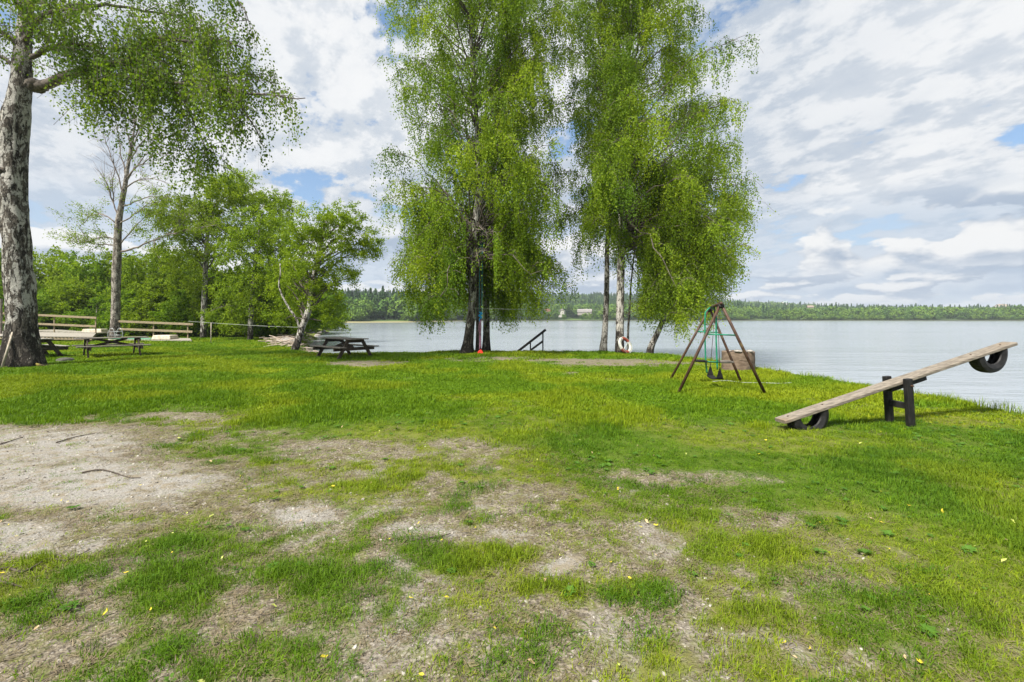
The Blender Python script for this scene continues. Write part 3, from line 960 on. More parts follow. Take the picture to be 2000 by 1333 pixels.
# ------------------------------------------------------------------ far forest
def forest_piece(rng, kind):
    V, Q, rn = [], [], []
    if kind == 'fir':
        n = 420
        h = rng.uniform(0.08, 1.0, n) ** 0.9
        rad = 0.17 * (1.03 - h) * (0.55 + 0.45 * rng.uniform(0, 1, n)) * (0.75 + 0.25 * np.sin(h * 50))
        a = rng.uniform(0, 6.283, n)
        P = np.stack([rad * np.cos(a), rad * np.sin(a), h], 1)
        sz = 0.035 + 0.05 * (1 - h)
    else:
        n = 420
        k = rng.integers(0, 9, n)
        cc = np.array([[rng.normal(0, 0.16), rng.normal(0, 0.16), rng.uniform(0.3, 0.86)] for _ in range(9)])
        P = cc[k] + rng.normal(0, 1, (n, 3)) * np.array([0.10, 0.10, 0.085])
        P[:, 2] = np.clip(P[:, 2], 0.05, 1.0)
        sz = np.full(n, 0.062)
    N = rng.normal(0, 1, (n, 3))
    N[:, 2] = np.abs(N[:, 2]) * 0.7
    N /= np.linalg.norm(N, axis=1)[:, None]
    A = np.cross(N, rng.normal(0, 1, (n, 3)))
    A /= np.linalg.norm(A, axis=1)[:, None]
    B = np.cross(N, A)
    s = (sz * rng.uniform(0.6, 1.3, n))[:, None]
    V = np.stack([P - A * s, P - B * s * 0.8, P + A * s, P + B * s * 0.8], 1).reshape(-1, 3)
    Q = np.arange(4 * n).reshape(n, 4)
    acc = Acc().add(V, Q)
    me = new_mesh('tree', np.vstack([V, tube([(0, 0, -0.05), (0, 0, 0.5)], [0.014, 0.008], 5)[0]]), np.vstack([Q, tube([(0, 0, 0), (0, 0, 1)], 1, 5)[1] + len(V)]), None,
                  [{'fir': M['f_fir'], 'pale': M['f_pale'], 'mid': M['f_mid']}[kind]], False)
    return me


def f_mat(name, c1, c2):
    m, t = mat_new(name)
    r = t.n('ShaderNodeObjectInfo').outputs['Random']
    pos = t.n('ShaderNodeNewGeometry').outputs['Position']
    n = t.noise(pos, 0.25, 3, 0.6)
    finish(t, t.mix(t.math('ADD', t.math('MULTIPLY', r, 0.6), t.math('MULTIPLY', n, 0.4)), c1, c2), 0.9, spec=0.1)
    return m


M['f_fir'] = f_mat('far fir', (0.038, 0.092, 0.030), (0.075, 0.145, 0.042))
M['f_pale'] = f_mat('far pale broadleaf', (0.085, 0.155, 0.022), (0.15, 0.235, 0.035))
M['f_mid'] = f_mat('far broadleaf', (0.045, 0.100, 0.020), (0.095, 0.170, 0.032))
MEADOWS = [(0.545, 8, 0.030, 16), (0.135, 34, 0.055, 26), (0.16, 20, 0.04, 10), (-0.28, 12, 0.05, 12), (0.95, 12, 0.03, 14), (0.085, 40, 0.035, 24), (0.62, 60, 0.05, 30)]


def make_far_forest():
    rng = np.random.default_rng(11)
    V = [forest_piece(rng, 'fir') for _ in range(3)] + [forest_piece(rng, 'mid') for _ in range(4)] + [forest_piece(rng, 'pale') for _ in range(3)]
    n = 21000
    q = np.concatenate([rng.uniform(-1.1, 1.7, n), rng.uniform(-1.1, 1.7, 2600)])
    off = np.concatenate([760 * rng.uniform(0, 1, n) ** 0.85, rng.uniform(2, 28, 2600)])
    d = far_depth(q) + off
    x = q * d
    pat = fbm(x / 60, d / 60, 101, 3)
    ok = np.ones(len(q), bool)
    for (mq, mo, rq, ro) in MEADOWS:
        ok &= ((q - mq) / rq) ** 2 + ((off - mo) / ro) ** 2 > 1
    ok &= ~((off < 9) & (pat < 0.46)) & ~((off < 6) & (q < -0.12))
    q, off, d, x, pat = q[ok], off[ok], d[ok], x[ok], pat[ok]
    n = len(q)
    z = far_height(q, off)
    pf = np.clip(sstep(off, 60, 260) * np.where(q < 0.36, 0.46, 0.14) + 0.7 * sstep(pat, 0.55, 0.65) * sstep(off, 14, 50), 0, 0.9)
    u = rng.uniform(0, 1, n)
    pale = rng.uniform(0, 1, n) < np.where(off < 60, 0.5, 0.45)
    vid = np.where(u < pf, rng.integers(0, 3, n), np.where(pale, rng.integers(7, 10, n), rng.integers(3, 7, n)))
    fir = vid < 3
    h = np.where(fir, rng.uniform(12, 20, n), rng.uniform(7, 16, n)) * np.where(off < 30, 0.75, 1.0) * np.where(off < 12, 0.6, 1.0) * np.where((q > 0.5), 0.85, 1.0)
    wd = np.where(fir, rng.uniform(0.8, 1.1, n), rng.uniform(0.85, 1.25, n)) * h
    rot = np.stack([np.zeros(n), np.zeros(n), rng.uniform(0, 6.283, n)], 1)
    o = scatter('far_forest', V, np.stack([x, d, z], 1), rot, np.stack([wd, wd, h], 1), vid)
    o['label'] = 'mixed forest of firs and broadleaf trees covering the far shore hills'


make_far_forest()


# ------------------------------------------------------------------ trees
def leaf_mesh(name, rng, P, size, rnd, mat, root, down=0.55, wind=None):
    """one leaf-sized face at every point"""
    n = len(P)
    A = rng.normal(0, 1, (n, 3))
    A /= np.linalg.norm(A, axis=1)[:, None]
    pull = np.array([0, 0, -1.0]) if wind is None else np.array(wind, float)
    A = A * (1 - down) + pull * down
    A /= np.linalg.norm(A, axis=1)[:, None]
    B = np.cross(A, rng.normal(0, 1, (n, 3)))
    B /= np.linalg.norm(B, axis=1)[:, None] + 1e-9
    L = size * rng.uniform(0.7, 1.25, n)[:, None]
    Wd = L * 0.40
    V = np.stack([P - A * L * 0.5, P - A * L * 0.08 + B * Wd, P + A * L * 0.5, P - A * L * 0.08 - B * Wd], 1).reshape(-1, 3)
    V -= np.array(root.location)
    rn = np.clip(np.asarray(rnd) + rng.normal(0, 0.16, n), 0, 1)
    return link(name, new_mesh(name, V, np.arange(4 * n).reshape(n, 4), None, [mat], False, {'rnd': np.repeat(rn, 4)}), root)


def resample(pts, step):
    """smooth curve (Catmull-Rom) through rows of x,y,z,r"""
    P = np.asarray(pts, float)
    P = np.vstack([2 * P[0] - P[1], P, 2 * P[-1] - P[-2]])
    out = []
    for i in range(1, len(P) - 2):
        k = max(2, int(np.linalg.norm(P[i + 1][:3] - P[i][:3]) / step))
        t = np.linspace(0, 1, k, endpoint=False)[:, None]
        a, b, c, d = P[i - 1], P[i], P[i + 1], P[i + 2]
        out.append(0.5 * (2 * b + (c - a) * t + (2 * a - 5 * b + 4 * c - d) * t ** 2 + (3 * b - a - 3 * c + d) * t ** 3))
    out.append(P[-2][None])
    R = np.vstack(out)
    R[:, 3] = np.maximum(R[:, 3], 0.004)
    return R


def trunk_part(root, curve, mat, n=20, rough=0.06, flare=None, seed=0, name='trunk'):
    V, Q, T = tube(curve[:, :3], curve[:, 3], n)
    k = len(curve)
    rel = V[:k * n].reshape(k, n, 3) - curve[:, None, :3]
    a = np.arange(n) / n * 6.2832
    zz = np.arange(k) * 0.7
    nz = fbm(np.cos(a)[None] * 1.6 + 5 + 0 * zz[:, None], np.sin(a)[None] * 1.6 + 0.35 * zz[:, None], seed + 3, 4) - 0.5
    sc = 1 + rough * 4 * nz
    if flare:
        hgt, amt = flare
        dz = curve[:, 2] - curve[0, 2]
        ridge = 0.5 + 0.5 * np.cos(a * 5 + 1.3 + seed) * np.cos(a * 2 + seed)
        sc = sc + amt * np.exp(-dz / hgt)[:, None] * (ridge[None] - 0.15)
    V[:k * n] = (curve[:, None, :3] + rel * sc[..., None]).reshape(-1, 3)
    return Acc().add(V, Q, T).build(name, mat, root, True)


def bez(p0, p1, p2, k=8):
    t = np.linspace(0, 1, k)[:, None]
    return (1 - t) ** 2 * p0 + 2 * t * (1 - t) * p1 + t * t * p2


def strands(rng, S, L, spacing, drift, jit):
    """leaf positions along hanging twigs that start at S"""
    k = np.maximum(2, (L / spacing).astype(int))
    idx = np.repeat(np.arange(len(S)), k)
    t = np.concatenate([np.linspace(0, 1, kk) for kk in k])
    l = L[idx] * t
    D = rng.normal(0, 1, (len(S), 2)) * 0.20
    ph, am = rng.uniform(0, 6.28, len(S)), rng.uniform(0.02, 0.07, len(S))
    P = S[idx].copy()
    out = np.minimum(l, 0.35)
    P[:, 0] += D[idx, 0] * out * 2.2 + drift[0] * l + am[idx] * np.sin(ph[idx] + l * 6)
    P[:, 1] += D[idx, 1] * out * 2.2 + drift[1] * l
    P[:, 2] += drift[2] * l
    return P + rng.normal(0, jit, P.shape), idx


def bundle(rng, Cs, n_b, Lm, hue, S, LL, HUE, each=3, bias=1.6):
    """tresses: a few leafy twigs hanging close together from one spot of a shoot, gaps between them"""
    u = rng.uniform(0.15, 1.0, n_b)
    kk = np.minimum(2, (u * 3).astype(int))
    ff = (u * 3 - kk)[:, None]
    st = Cs[kk] * (1 - ff) + Cs[kk + 1] * ff
    l = Lm * (0.14 + 0.86 * rng.uniform(0, 1, n_b) ** bias)
    for q in range(each):
        S.append(st + rng.normal(0, 0.055, st.shape))
        LL.append(l * rng.uniform(0.55, 1.0, n_b))
        HUE.append(hue + rng.normal(0, 0.05, n_b))
    # short leafy shoots where they leave the branch
    S.append(st + rng.normal(0, 0.08, st.shape))
    LL.append(rng.uniform(0.10, 0.25, n_b))
    HUE.append(np.full(n_b, hue + 0.1))


def birch(seed, name, label, group, curve, mat, leafm, prof, limb_z0, z_tip, n_limb, n_sub, n_str, Lm, floor, size=0.068, spacing=0.052,
          ry=None, drift=(0.05, 0, -1), rise=0.75, trunkn=18, flare=(0.35, 0.45), twig=False, skip=None, jit=0.036, clear=None, extra=()):
    """weeping birch: limbs climb out of the trunk and arch over, leafy twigs hang from them.
    prof: rows (z, left reach, right reach) of the crown outline in metres from the axis"""
    rng = np.random.default_rng(seed)
    base = curve[0, :3]
    root = thing(name, label, 'tree', (base[0], base[1], base[2]), group)
    trunk_part(root, curve, mat, trunkn, 0.05, flare, seed)
    prof = np.array(sorted(prof))
    zs = curve[:, 2]
    B = Acc()
    S, LL, HUE = [], [], []
    jobs = []
    for i in range(n_limb):
        jobs.append((z_tip[0] + (z_tip[1] - z_tip[0]) * ((i + rng.uniform(0, 1)) / n_limb), i * 2.39996 + rng.normal(0, 0.35), math.sqrt(rng.uniform(0.15, 1.12))))
    for (cnt, zl, zh, a0, spread, r0_, r1_) in extra:
        for i in range(cnt):
            jobs.append((rng.uniform(zl, zh), a0 + rng.uniform(-spread, spread), rng.uniform(r0_, r1_)))
    for (zt, ang, rho) in jobs:
        _u = z_tip[0] + (z_tip[1] - z_tip[0]) * ((i + rng.uniform(0, 1)) / n_limb)
        xl, xr = np.interp(zt, prof[:, 0], prof[:, 1]), np.interp(zt, prof[:, 0], prof[:, 2])
        ca, sa = math.cos(ang), math.sin(ang)
        ryy = ry if ry else 0.5 * (xl + xr)
        reach = np.array([(xr if ca > 0 else xl) * ca * rho, ryy * sa * rho])
        if skip is not None and skip(reach, zt):
            continue
        ax = np.array([np.interp(zt, zs, curve[:, 0]), np.interp(zt, zs, curve[:, 1])])
        tip = np.array([ax[0] + reach[0], ax[1] + reach[1], zt])
        hd = np.linalg.norm(reach)
        z0 = max(limb_z0 + rng.uniform(0, 2.4), zt - rise * hd - rng.uniform(0, 0.8))
        z0 = min(z0, zs[-1] - 0.3)
        p0 = np.array([np.interp(z0, zs, curve[:, 0]), np.interp(z0, zs, curve[:, 1]), z0])
        p1 = p0 * 0.45 + tip * 0.55 + np.array([0, 0, 0.28 * hd + 0.25])
        C = bez(p0, p1, tip, 9)
        C[1:-1] += rng.normal(0, 0.05 + 0.012 * hd, (7, 3))
        rt = np.interp(z0, zs, curve[:, 3])
        r0 = min(0.45 * rt, 0.014 + 0.009 * hd)
        B.tube(C, np.linspace(r0, 0.008, 9), 6)
        hue = rng.normal(0.46, 0.25)
        outd = np.array([reach[0], reach[1], 0]) / (hd + 1e-6)
        tcl = np.concatenate([rng.uniform(0.3, 1.0, 4), [0.97]])
        for j in range(n_sub):
            t = np.clip(tcl[j % len(tcl)] + rng.normal(0, 0.05), 0.2, 1.0)
            k = min(7, int(t * 8))
            f = t * 8 - k
            b = C[k] * (1 - f) + C[k + 1] * f
            side = rng.normal(0, 1, 3)
            side[2] = 0
            dv = side * 0.60 + outd * 0.5
            dv[2] = 0
            dv /= np.linalg.norm(dv) + 1e-6
            ln = rng.uniform(0.4, 1.15) * (0.55 + 0.15 * hd)
            rs = rng.uniform(0.15, 0.75)
            e = b + dv * ln + np.array([0, 0, (rs - 0.75) * ln])
            Cs = bez(b, b + dv * ln * 0.55 + np.array([0, 0, rs * ln]), e, 4)
            B.tube(Cs, np.linspace(0.010, 0.004, 4), 3)
            bundle(rng, Cs, n_str, Lm, hue + rng.normal(0, 0.08), S, LL, HUE)
    S, LL, HUE = np.vstack(S), np.concatenate(LL), np.concatenate(HUE)
    fl = floor(S[:, 0], rng) if callable(floor) else floor + rng.uniform(0, 0.9, len(S))
    LL = np.minimum(LL, np.maximum(0.12, S[:, 2] - fl))
    ok = S[:, 2] > fl - 0.1
    S, LL, HUE = S[ok], LL[ok], HUE[ok]
    P, idx = strands(rng, S, LL, spacing, drift, jit)
    if clear is not None:
        kp = clear(P, rng)
        P, idx = P[kp], idx[kp]
    if twig:
        for k in range(0, len(S)):
            B.tube([S[k], S[k] + np.array(drift) * LL[k]], [0.0035, 0.0015], 3)
    B.build('branches', M['branch'], root, True)
    leaf_mesh('foliage', rng, P, size, HUE[idx], leafm, root)
    return root


def px_curve(rows, d, k=1.0, step=0.25):
    """rows (px, py, width px[, depth]) of a trunk in the photograph at depth d"""
    out = []
    for r in rows:
        dd = r[3] if len(r) > 3 else d
        p = W(r[0], r[1], dd)
        out.append((p.x, p.y, p.z, r[2] / 2 / FPX * dd * k))
    return resample(out, step)


def px_prof(rows, d, axis):
    """rows (py, left px, right px) -> (z, left reach, right reach)"""
    return [(EYE - (py - HOR) / FPX * d, (axis - l) / FPX * d, (r - axis) / FPX * d) for (py, l, r) in rows]


def seat(curve):
    """let the foot of a trunk stand in the ground under it"""
    c = curve.copy()
    c[0, 2] = hz(c[0, 0], c[0, 1]) - 0.12
    return c


M['branch_dark'] = bark('dark birch bark', share=0.75, white=(0.30, 0.28, 0.25))
GRP = 'birches standing on the lake shore'
# the pair in the middle of the bank
cA = seat(px_curve([(911, 697, 27), (914, 672, 20), (918, 640, 17), (922, 600, 15.5), (924, 540, 15), (926, 470, 15), (931, 420, 14), (935, 380, 12), (936, 330, 10.5), (932, 260, 9), (927, 180, 8),
                    (921, 90, 7), (917, 0, 6), (914, -90, 5), (912, -180, 4), (911, -250, 2)], 19.3))
pA = px_prof([(-260, 900, 930), (-180, 850, 990), (-80, 780, 1060), (0, 745, 1105), (100, 770, 1100), (200, 785, 1095), (300, 785, 1085), (350, 750, 1085), (420, 750, 1095),
              (500, 770, 1105), (560, 785, 1105), (640, 820, 1080)], 19.3, 928)


def floorA(x, rng):
    px = 1000 + FPX * x / 19.3
    base = np.interp(px, [740, 790, 830, 880, 925, 960, 1010, 1060, 1110], [430, 600, 655, 672, 655, 650, 665, 645, 590])
    return EYE - (base - HOR) / FPX * 19.3 + 1.5 * rng.uniform(0, 1, len(x)) ** 2


def clearA(P, rng):
    # the trunks and the rope stay in view low down: few twigs hang before them
    px, z = 1000 + FPX * P[:, 0] / P[:, 1], P[:, 2]
    return ~((np.abs(px - 937) < 27) & (z < 5.6) & (P[:, 1] < 20.2) & (rng.uniform(0, 1, len(P)) < 0.93))


tA = birch(21, 'birch_tree', 'tall weeping birch behind the red rope swing, front trunk of the middle pair', GRP, cA, M['bark_old'], M['leaf_birch'], pA, 3.2, (1.9, 19.3),
      132, 10, 4, 1.9, floorA, ry=3.4, extra=[(22, 1.6, 6.5, 0.0, 0.9, 0.5, 1.0), (22, 1.6, 6.5, 3.14, 0.9, 0.5, 1.0), (12, 1.5, 5, 1.57, 1.0, 0.4, 0.9)], flare=(0.5, 0.5), clear=clearA)
mid = px_curve([(934, 694, 13), (934.5, 670, 11), (935, 600, 10), (936, 540, 10), (936.5, 480, 9), (935, 430, 8)], 19.75)
trunk_part(tA, seat(mid), M['branch_dark'], 12, 0.05, (0.3, 0.3), 9, 'second_stem')
cB = seat(px_curve([(950, 691, 20), (950, 665, 14), (950, 600, 12.5), (950, 540, 12), (952, 470, 10), (958, 420, 8), (962, 350, 7.5), (966, 280, 7), (972, 225, 7), (986, 170, 6), (992, 110, 5),
                    (1000, 40, 4.5), (1010, -40, 3.5), (1015, -120, 2)], 21.2))
pB = px_prof([(-150, 960, 1060), (-60, 930, 1115), (0, 940, 1125), (150, 930, 1115), (250, 910, 1115), (350, 900, 1095), (420, 890, 1095), (480, 890, 1100), (560, 880, 1095), (640, 900, 1060)], 21.2, 955)
birch(22, 'birch_tree', 'dark stemmed weeping birch, rear trunk of the middle pair with the teal ropes', GRP, cB, M['bark_old'], M['leaf_birch'], pB, 3.0, (1.8, 17.5),
      76, 9, 4, 1.9, lambda x, r: floorA(x * 19.3 / 21.2, r), ry=2.6, flare=(0.4, 0.4), clear=clearA)
# the group on the right
cC = seat(px_curve([(1177, 689, 18), (1180, 665, 12.5), (1183, 620, 10.5), (1185, 560, 10), (1186, 480, 8.5), (1190, 400, 8), (1190, 300, 7), (1184, 200, 6), (1178, 100, 5.5), (1172, 0, 4.5),
                    (1168, -100, 3.5), (1166, -180, 2)], 21))
pC = px_prof([(-180, 1150, 1200), (-80, 1092, 1250), (0, 1094, 1270), (150, 1096, 1270), (250, 1100, 1260), (340, 1092, 1250), (420, 1096, 1240), (480, 1108, 1225), (560, 1115, 1215), (620, 1150, 1210)], 21, 1187)


def floorC(x, rng):
    px = 1000 + FPX * x / 21
    base = np.interp(px, [1100, 1130, 1170, 1200, 1230, 1260], [560, 590, 575, 560, 585, 620])
    return EYE - (base - HOR) / FPX * 21 + 1.8 * rng.uniform(0, 1, len(x)) ** 1.6


birch(23, 'birch_tree', 'slim white stemmed birch, leftmost of the right hand group by the lifebuoy', GRP, cC, M['bark'], M['leaf_birch'], pC, 5.2, (3.8, 18.6),
      72, 9, 4, 1.7, floorC, ry=2.2, flare=(0.35, 0.4))
cD = seat(px_curve([(1210, 695, 18), (1210, 670, 16.5), (1211, 620, 15), (1212, 560, 14.5), (1213, 500, 14), (1214, 430, 13), (1215, 360, 11), (1217, 300, 9), (1221, 220, 7.5), (1227, 140, 6.5),
                    (1231, 60, 6), (1234, -20, 5), (1238, -100, 3.5), (1240, -200, 2)], 19.8))
pD = px_prof([(-210, 1215, 1270), (-120, 1170, 1340), (-40, 1150, 1365), (30, 1150, 1370), (75, 1150, 1398), (140, 1150, 1420), (210, 1145, 1420), (270, 1140, 1405), (300, 1140, 1450), (340, 1135, 1465),
              (400, 1150, 1455), (470, 1160, 1460), (540, 1190, 1425), (600, 1205, 1390), (650, 1240, 1350)], 19.8, 1213)


def floorD(x, rng):
    px = 1000 + FPX * x / 19.8
    base = np.interp(px, [1130, 1200, 1225, 1260, 1300, 1350, 1400, 1440, 1475], [560, 560, 610, 640, 675, 690, 650, 590, 430])
    return EYE - (base - HOR) / FPX * 19.8 + 1.3 * rng.uniform(0, 1, len(x)) ** 2


def clearD(P, rng):
    px, z = 1000 + FPX * P[:, 0] / P[:, 1], P[:, 2]
    return ~((np.abs(px - 1208) < 36) & (z < 4.6) & (rng.uniform(0, 1, len(P)) < 0.9))


birch(24, 'birch_tree', 'broad weeping birch with the lifebuoy leaning on its forked pale trunk', GRP, cD, M['bark'], M['leaf_birch'], pD, 4.0, (2.2, 19.5),
      122, 10, 4, 1.9, floorD, ry=3.4, extra=[(40, 1.6, 8.5, 0.0, 0.85, 0.40, 0.90), (8, 8, 12, 0.0, 0.9, 0.6, 0.92)], flare=(0.4, 0.35), clear=clearD, skip=lambda r, z: z < 6 and r[0] < 0.5)
cE = px_curve([(1226, 690, 5), (1227, 640, 4.4), (1230, 600, 4), (1232, 560, 3.6), (1236, 520, 3), (1242, 470, 2.5), (1250, 420, 2)], 20.6)
birch(25, 'birch_tree', 'thin white sapling stem just right of the trunk with the lifebuoy', GRP, seat(cE), M['bark'], M['leaf_birch'],
      [(2.5, 0.5, 0.6), (6.5, 0.6, 0.8)], 3.2, (3.6, 6.4), 9, 4, 2, 0.8, 2.9, ry=0.5, flare=None, trunkn=8)
cF = seat(px_curve([(1267, 694, 16), (1274, 672, 12), (1287, 645, 10.5), (1300, 612, 9.5), (1314, 575, 8.5), (1328, 530, 7), (1339, 480, 6), (1346, 430, 4), (1350, 390, 2.5)], 19.6))
pF = px_prof([(370, 1300, 1395), (430, 1270, 1420), (500, 1250, 1428), (560, 1245, 1415), (620, 1245, 1390), (680, 1255, 1350)], 19.6, 1330)
birch(26, 'birch_tree', 'leaning birch draped with bright foliage between lifebuoy and swing frame', GRP, cF, M['bark'], M['leaf_lime'], pF, 1.6, (1.4, 6.6),
      56, 10, 4, 1.5, lambda x, r: floorD(x, r), ry=1.9, flare=(0.2, 0.3), rise=0.5)


# the old birch close by on the left, built limb by limb
def old_birch():
    rng = np.random.default_rng(31)
    D = 14.4
    c = seat(px_curve([(44, 716, 90), (44, 690, 76), (43, 650, 64), (40, 600, 60), (36, 540, 57), (31, 470, 56), (28, 400, 56), (27, 340, 57), (27, 280, 57), (33, 220, 55), (41, 170, 44),
                       (45, 110, 37), (49, 50, 31), (53, -20, 27), (58, -110, 22), (64, -210, 16), (70, -320, 9), (74, -420, 3)], D, 0.74, 0.14))
    root = thing('birch_tree', 'old birch with a thick black and white trunk nearest the camera on the left', 'tree', tuple(c[0, :3]), GRP)
    trunk_part(root, c, M['bark_old'], 40, 0.11, (0.40, 0.6), 7)
    for (px, py, r, dd) in ((72, 168, 0.30, 14.3), (4, 335, 0.24, 14.2)):
        bm = bmesh.new()
        bmesh.ops.create_icosphere(bm, subdivisions=4, radius=1)
        p = W(px, py, dd)
        V = np.array([v.co[:] for v in bm.verts])
        s = 1 + 0.55 * (fbm(V[:, 0] * 3 + 5, V[:, 1] * 3 + V[:, 2] * 4, 3, 3) - 0.5)
        V = V * s[:, None] * np.array([r, r * 0.8, r * 0.62]) + np.array(p)
        Acc().add(V, None, [[v.index for v in f.verts] for f in bm.faces]).build('burl', M['burl'], root, True)
        bm.free()
    for pts in ([(64, 704, 14.2), (84, 706, 14.25), (104, 706, 14.6), (122, 705, 15.2)], [(25, 708, 14.2), (8, 712, 13.9), (-10, 716, 13.7)]):
        Pp = [np.array(W(*q)) for q in pts]
        for q, lift in zip(Pp, (0.10, 0.02, 0.0, -0.02)):
            q[2] = hz(q[0], q[1]) + lift
        Acc().tube(Pp, np.linspace(0.06, 0.015, len(Pp)), 8).build('root', M['mossy'], root, True)
    # limbs: px, py, depth, then thickness at the start and end in metres
    limbs = [([(66, 172, 14.3), (98, 163, 14.1), (130, 148, 13.9), (170, 136, 13.7), (205, 128, 13.5), (248, 119, 13.3), (268, 97, 13.2), (290, 78, 13.1), (330, 74, 13.0), (372, 82, 12.9), (430, 78, 12.9), (475, 95, 12.9)], 0.15, 0.02),
             ([(190, 132, 13.6), (225, 148, 13.3), (275, 152, 13.0), (330, 162, 12.7), (390, 170, 12.6), (445, 178, 12.5), (510, 184, 12.5), (596, 192, 12.4)], 0.075, 0.012),
             ([(62, 112, 14.3), (95, 96, 14.0), (125, 88, 13.7), (160, 88, 13.5), (220, 96, 13.2), (290, 92, 13.2), (340, 120, 13.2)], 0.075, 0.012),
             ([(268, 97, 13.2), (330, 96, 13.6), (380, 120, 14.0), (420, 150, 14.4), (475, 145, 14.8), (545, 165, 15.0)], 0.06, 0.01),
             ([(52, 10, 14.4), (130, -40, 14.0), (230, -60, 13.6), (330, -50, 13.4), (420, -30, 13.2), (465, 0, 13.2), (485, 40, 13.2)], 0.09, 0.012),
             ([(50, 60, 14.4), (110, 20, 14.8), (190, 10, 15.4), (280, 20, 15.9), (360, 40, 16.2), (430, 90, 16.3)], 0.08, 0.012),
             ([(54, -40, 14.4), (150, -130, 14.8), (260, -160, 15.4), (360, -120, 15.8), (440, -60, 16.0)], 0.08, 0.012),
             ([(46, 100, 14.4), (0, 60, 14.2), (-70, 40, 14.0), (-150, 70, 13.8)], 0.08, 0.012),
             ([(44, 150, 14.4), (0, 110, 14.8), (-60, 100, 15.2), (-140, 140, 15.6)], 0.07, 0.012),
             ([(48, 80, 14.3), (70, 40, 13.4), (110, 20, 12.6), (170, 20, 11.9)], 0.07, 0.012),
             ([(50, 30, 14.4), (20, -10, 13.6), (10, -30, 12.8), (40, 10, 12.2)], 0.06, 0.012),
             ([(150, 140, 13.8), (185, 165, 13.6), (215, 195, 13.6), (245, 228, 13.7), (280, 255, 13.8)], 0.04, 0.008),
             ([(330, 162, 12.7), (360, 200, 12.9), (380, 245, 13.2), (400, 290, 13.4), (405, 335, 13.5)], 0.035, 0.008),
             ([(445, 178, 12.5), (475, 215, 12.6), (500, 255, 12.7), (515, 290, 12.8)], 0.03, 0.008),
             ([(200, 130, 13.6), (205, 165, 13.8), (200, 205, 14.0), (190, 245, 14.1)], 0.03, 0.008),
             ([(250, 150, 13.2), (290, 185, 13.6), (320, 225, 14.0), (345, 265, 14.2), (352, 310, 14.3)], 0.035, 0.008)]
    B = Acc()
    S, LL, HUE = [], [], []
    for li, (rows, r0, r1) in enumerate(limbs):
        cur = resample([(*W(*q), 0) for q in rows], 0.25)[:, :3]
        cur[1:-1] += rng.normal(0, 0.018, cur[1:-1].shape)
        k = len(cur)
        B.tube(cur, np.linspace(r0, r1, k), 8)
        length = np.linalg.norm(np.diff(cur, axis=0), axis=1).sum()
        nsub = int(length * (6.0 if li in (4, 5, 6) else 9.5))
        tcl = rng.uniform(0.12 if li < 11 else 0.0, 1.0, max(4, int(length * 1.6)))
        for j in range(nsub):
            t = float(np.clip(tcl[j % len(tcl)] + rng.normal(0, 0.035), 0.02, 1.0))
            b = cur[int(t * (k - 1))]
            dv = rng.normal(0, 1, 3)
            dv[2] = rng.uniform(-0.35, 0.75)
            tang = cur[min(k - 1, int(t * (k - 1)) + 1)] - b
            dv = dv / np.linalg.norm(dv) + 0.7 * tang / (np.linalg.norm(tang) + 1e-6)
            ln = rng.uniform(0.4, 1.75)
            e = b + dv / np.linalg.norm(dv) * ln
            epx, epy = 1000 + FPX * e[0] / e[1], HOR - FPX * (e[2] - EYE) / e[1]
            if epx > np.interp(epy, [-200, 0, 50, 130, 180, 230], [455, 480, 492, 535, 585, 598]):
                continue
            Cs = bez(b, (b + e) / 2 + np.array([0, 0, 0.2 * ln]), e, 4)
            B.tube(Cs, np.linspace(0.011, 0.004, 4), 4)
            px = 1000 + FPX * b[0] / b[1]
            Lm = np.interp(px, [0, 100, 150, 200, 300, 400, 480, 560], [0.8, 0.8, 1.1, 1.7, 2.1, 2.0, 1.6, 1.6])
            bundle(rng, Cs, 3, Lm, rng.normal(0.42, 0.2), S, LL, HUE, 3, 1.5)
    S, LL, HUE = np.vstack(S), np.concatenate(LL), np.concatenate(HUE)
    px = 1000 + FPX * S[:, 0] / S[:, 1]
    py = HOR - FPX * (S[:, 2] - EYE) / S[:, 1]
    endpy = np.interp(px, [-200, 60, 90, 140, 200, 260, 320, 390, 420, 470, 520, 545, 585, 620], [220, 190, 235, 265, 345, 350, 375, 410, 365, 315, 370, 275, 315, 270]) + rng.normal(-25, 34, len(S))
    LL = np.minimum(LL, np.maximum(0.1, (endpy - py) / FPX * S[:, 1]))
    # keep the sky open beyond the upper right of the crown
    lim = np.interp(py, [-200, 0, 50, 130, 180, 230], [470, 492, 502, 545, 592, 606])
    ok = (px < lim) & (py < endpy)
    S, LL, HUE = S[ok], LL[ok], HUE[ok]
    for k in range(0, len(S), 2):
        B.tube([S[k], S[k] + np.array([0.02, 0, -1]) * LL[k]], [0.003, 0.0015], 3)
    P, idx = strands(rng, S, LL, 0.062, (0.06, 0.0, -1), 0.042)
    B.build('branches', M['branch'], root, True)
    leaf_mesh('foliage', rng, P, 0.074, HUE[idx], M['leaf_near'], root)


M['burl'] = noisy('burl bark', (0.03, 0.026, 0.022), (0.13, 0.11, 0.09), 9, (1, 1, 1), 0.95, 0.8)
M['mossy'] = noisy('mossy root bark', (0.05, 0.042, 0.03), (0.20, 0.16, 0.035), 7, (1, 1, 1), 0.95, 0.4)
old_birch()


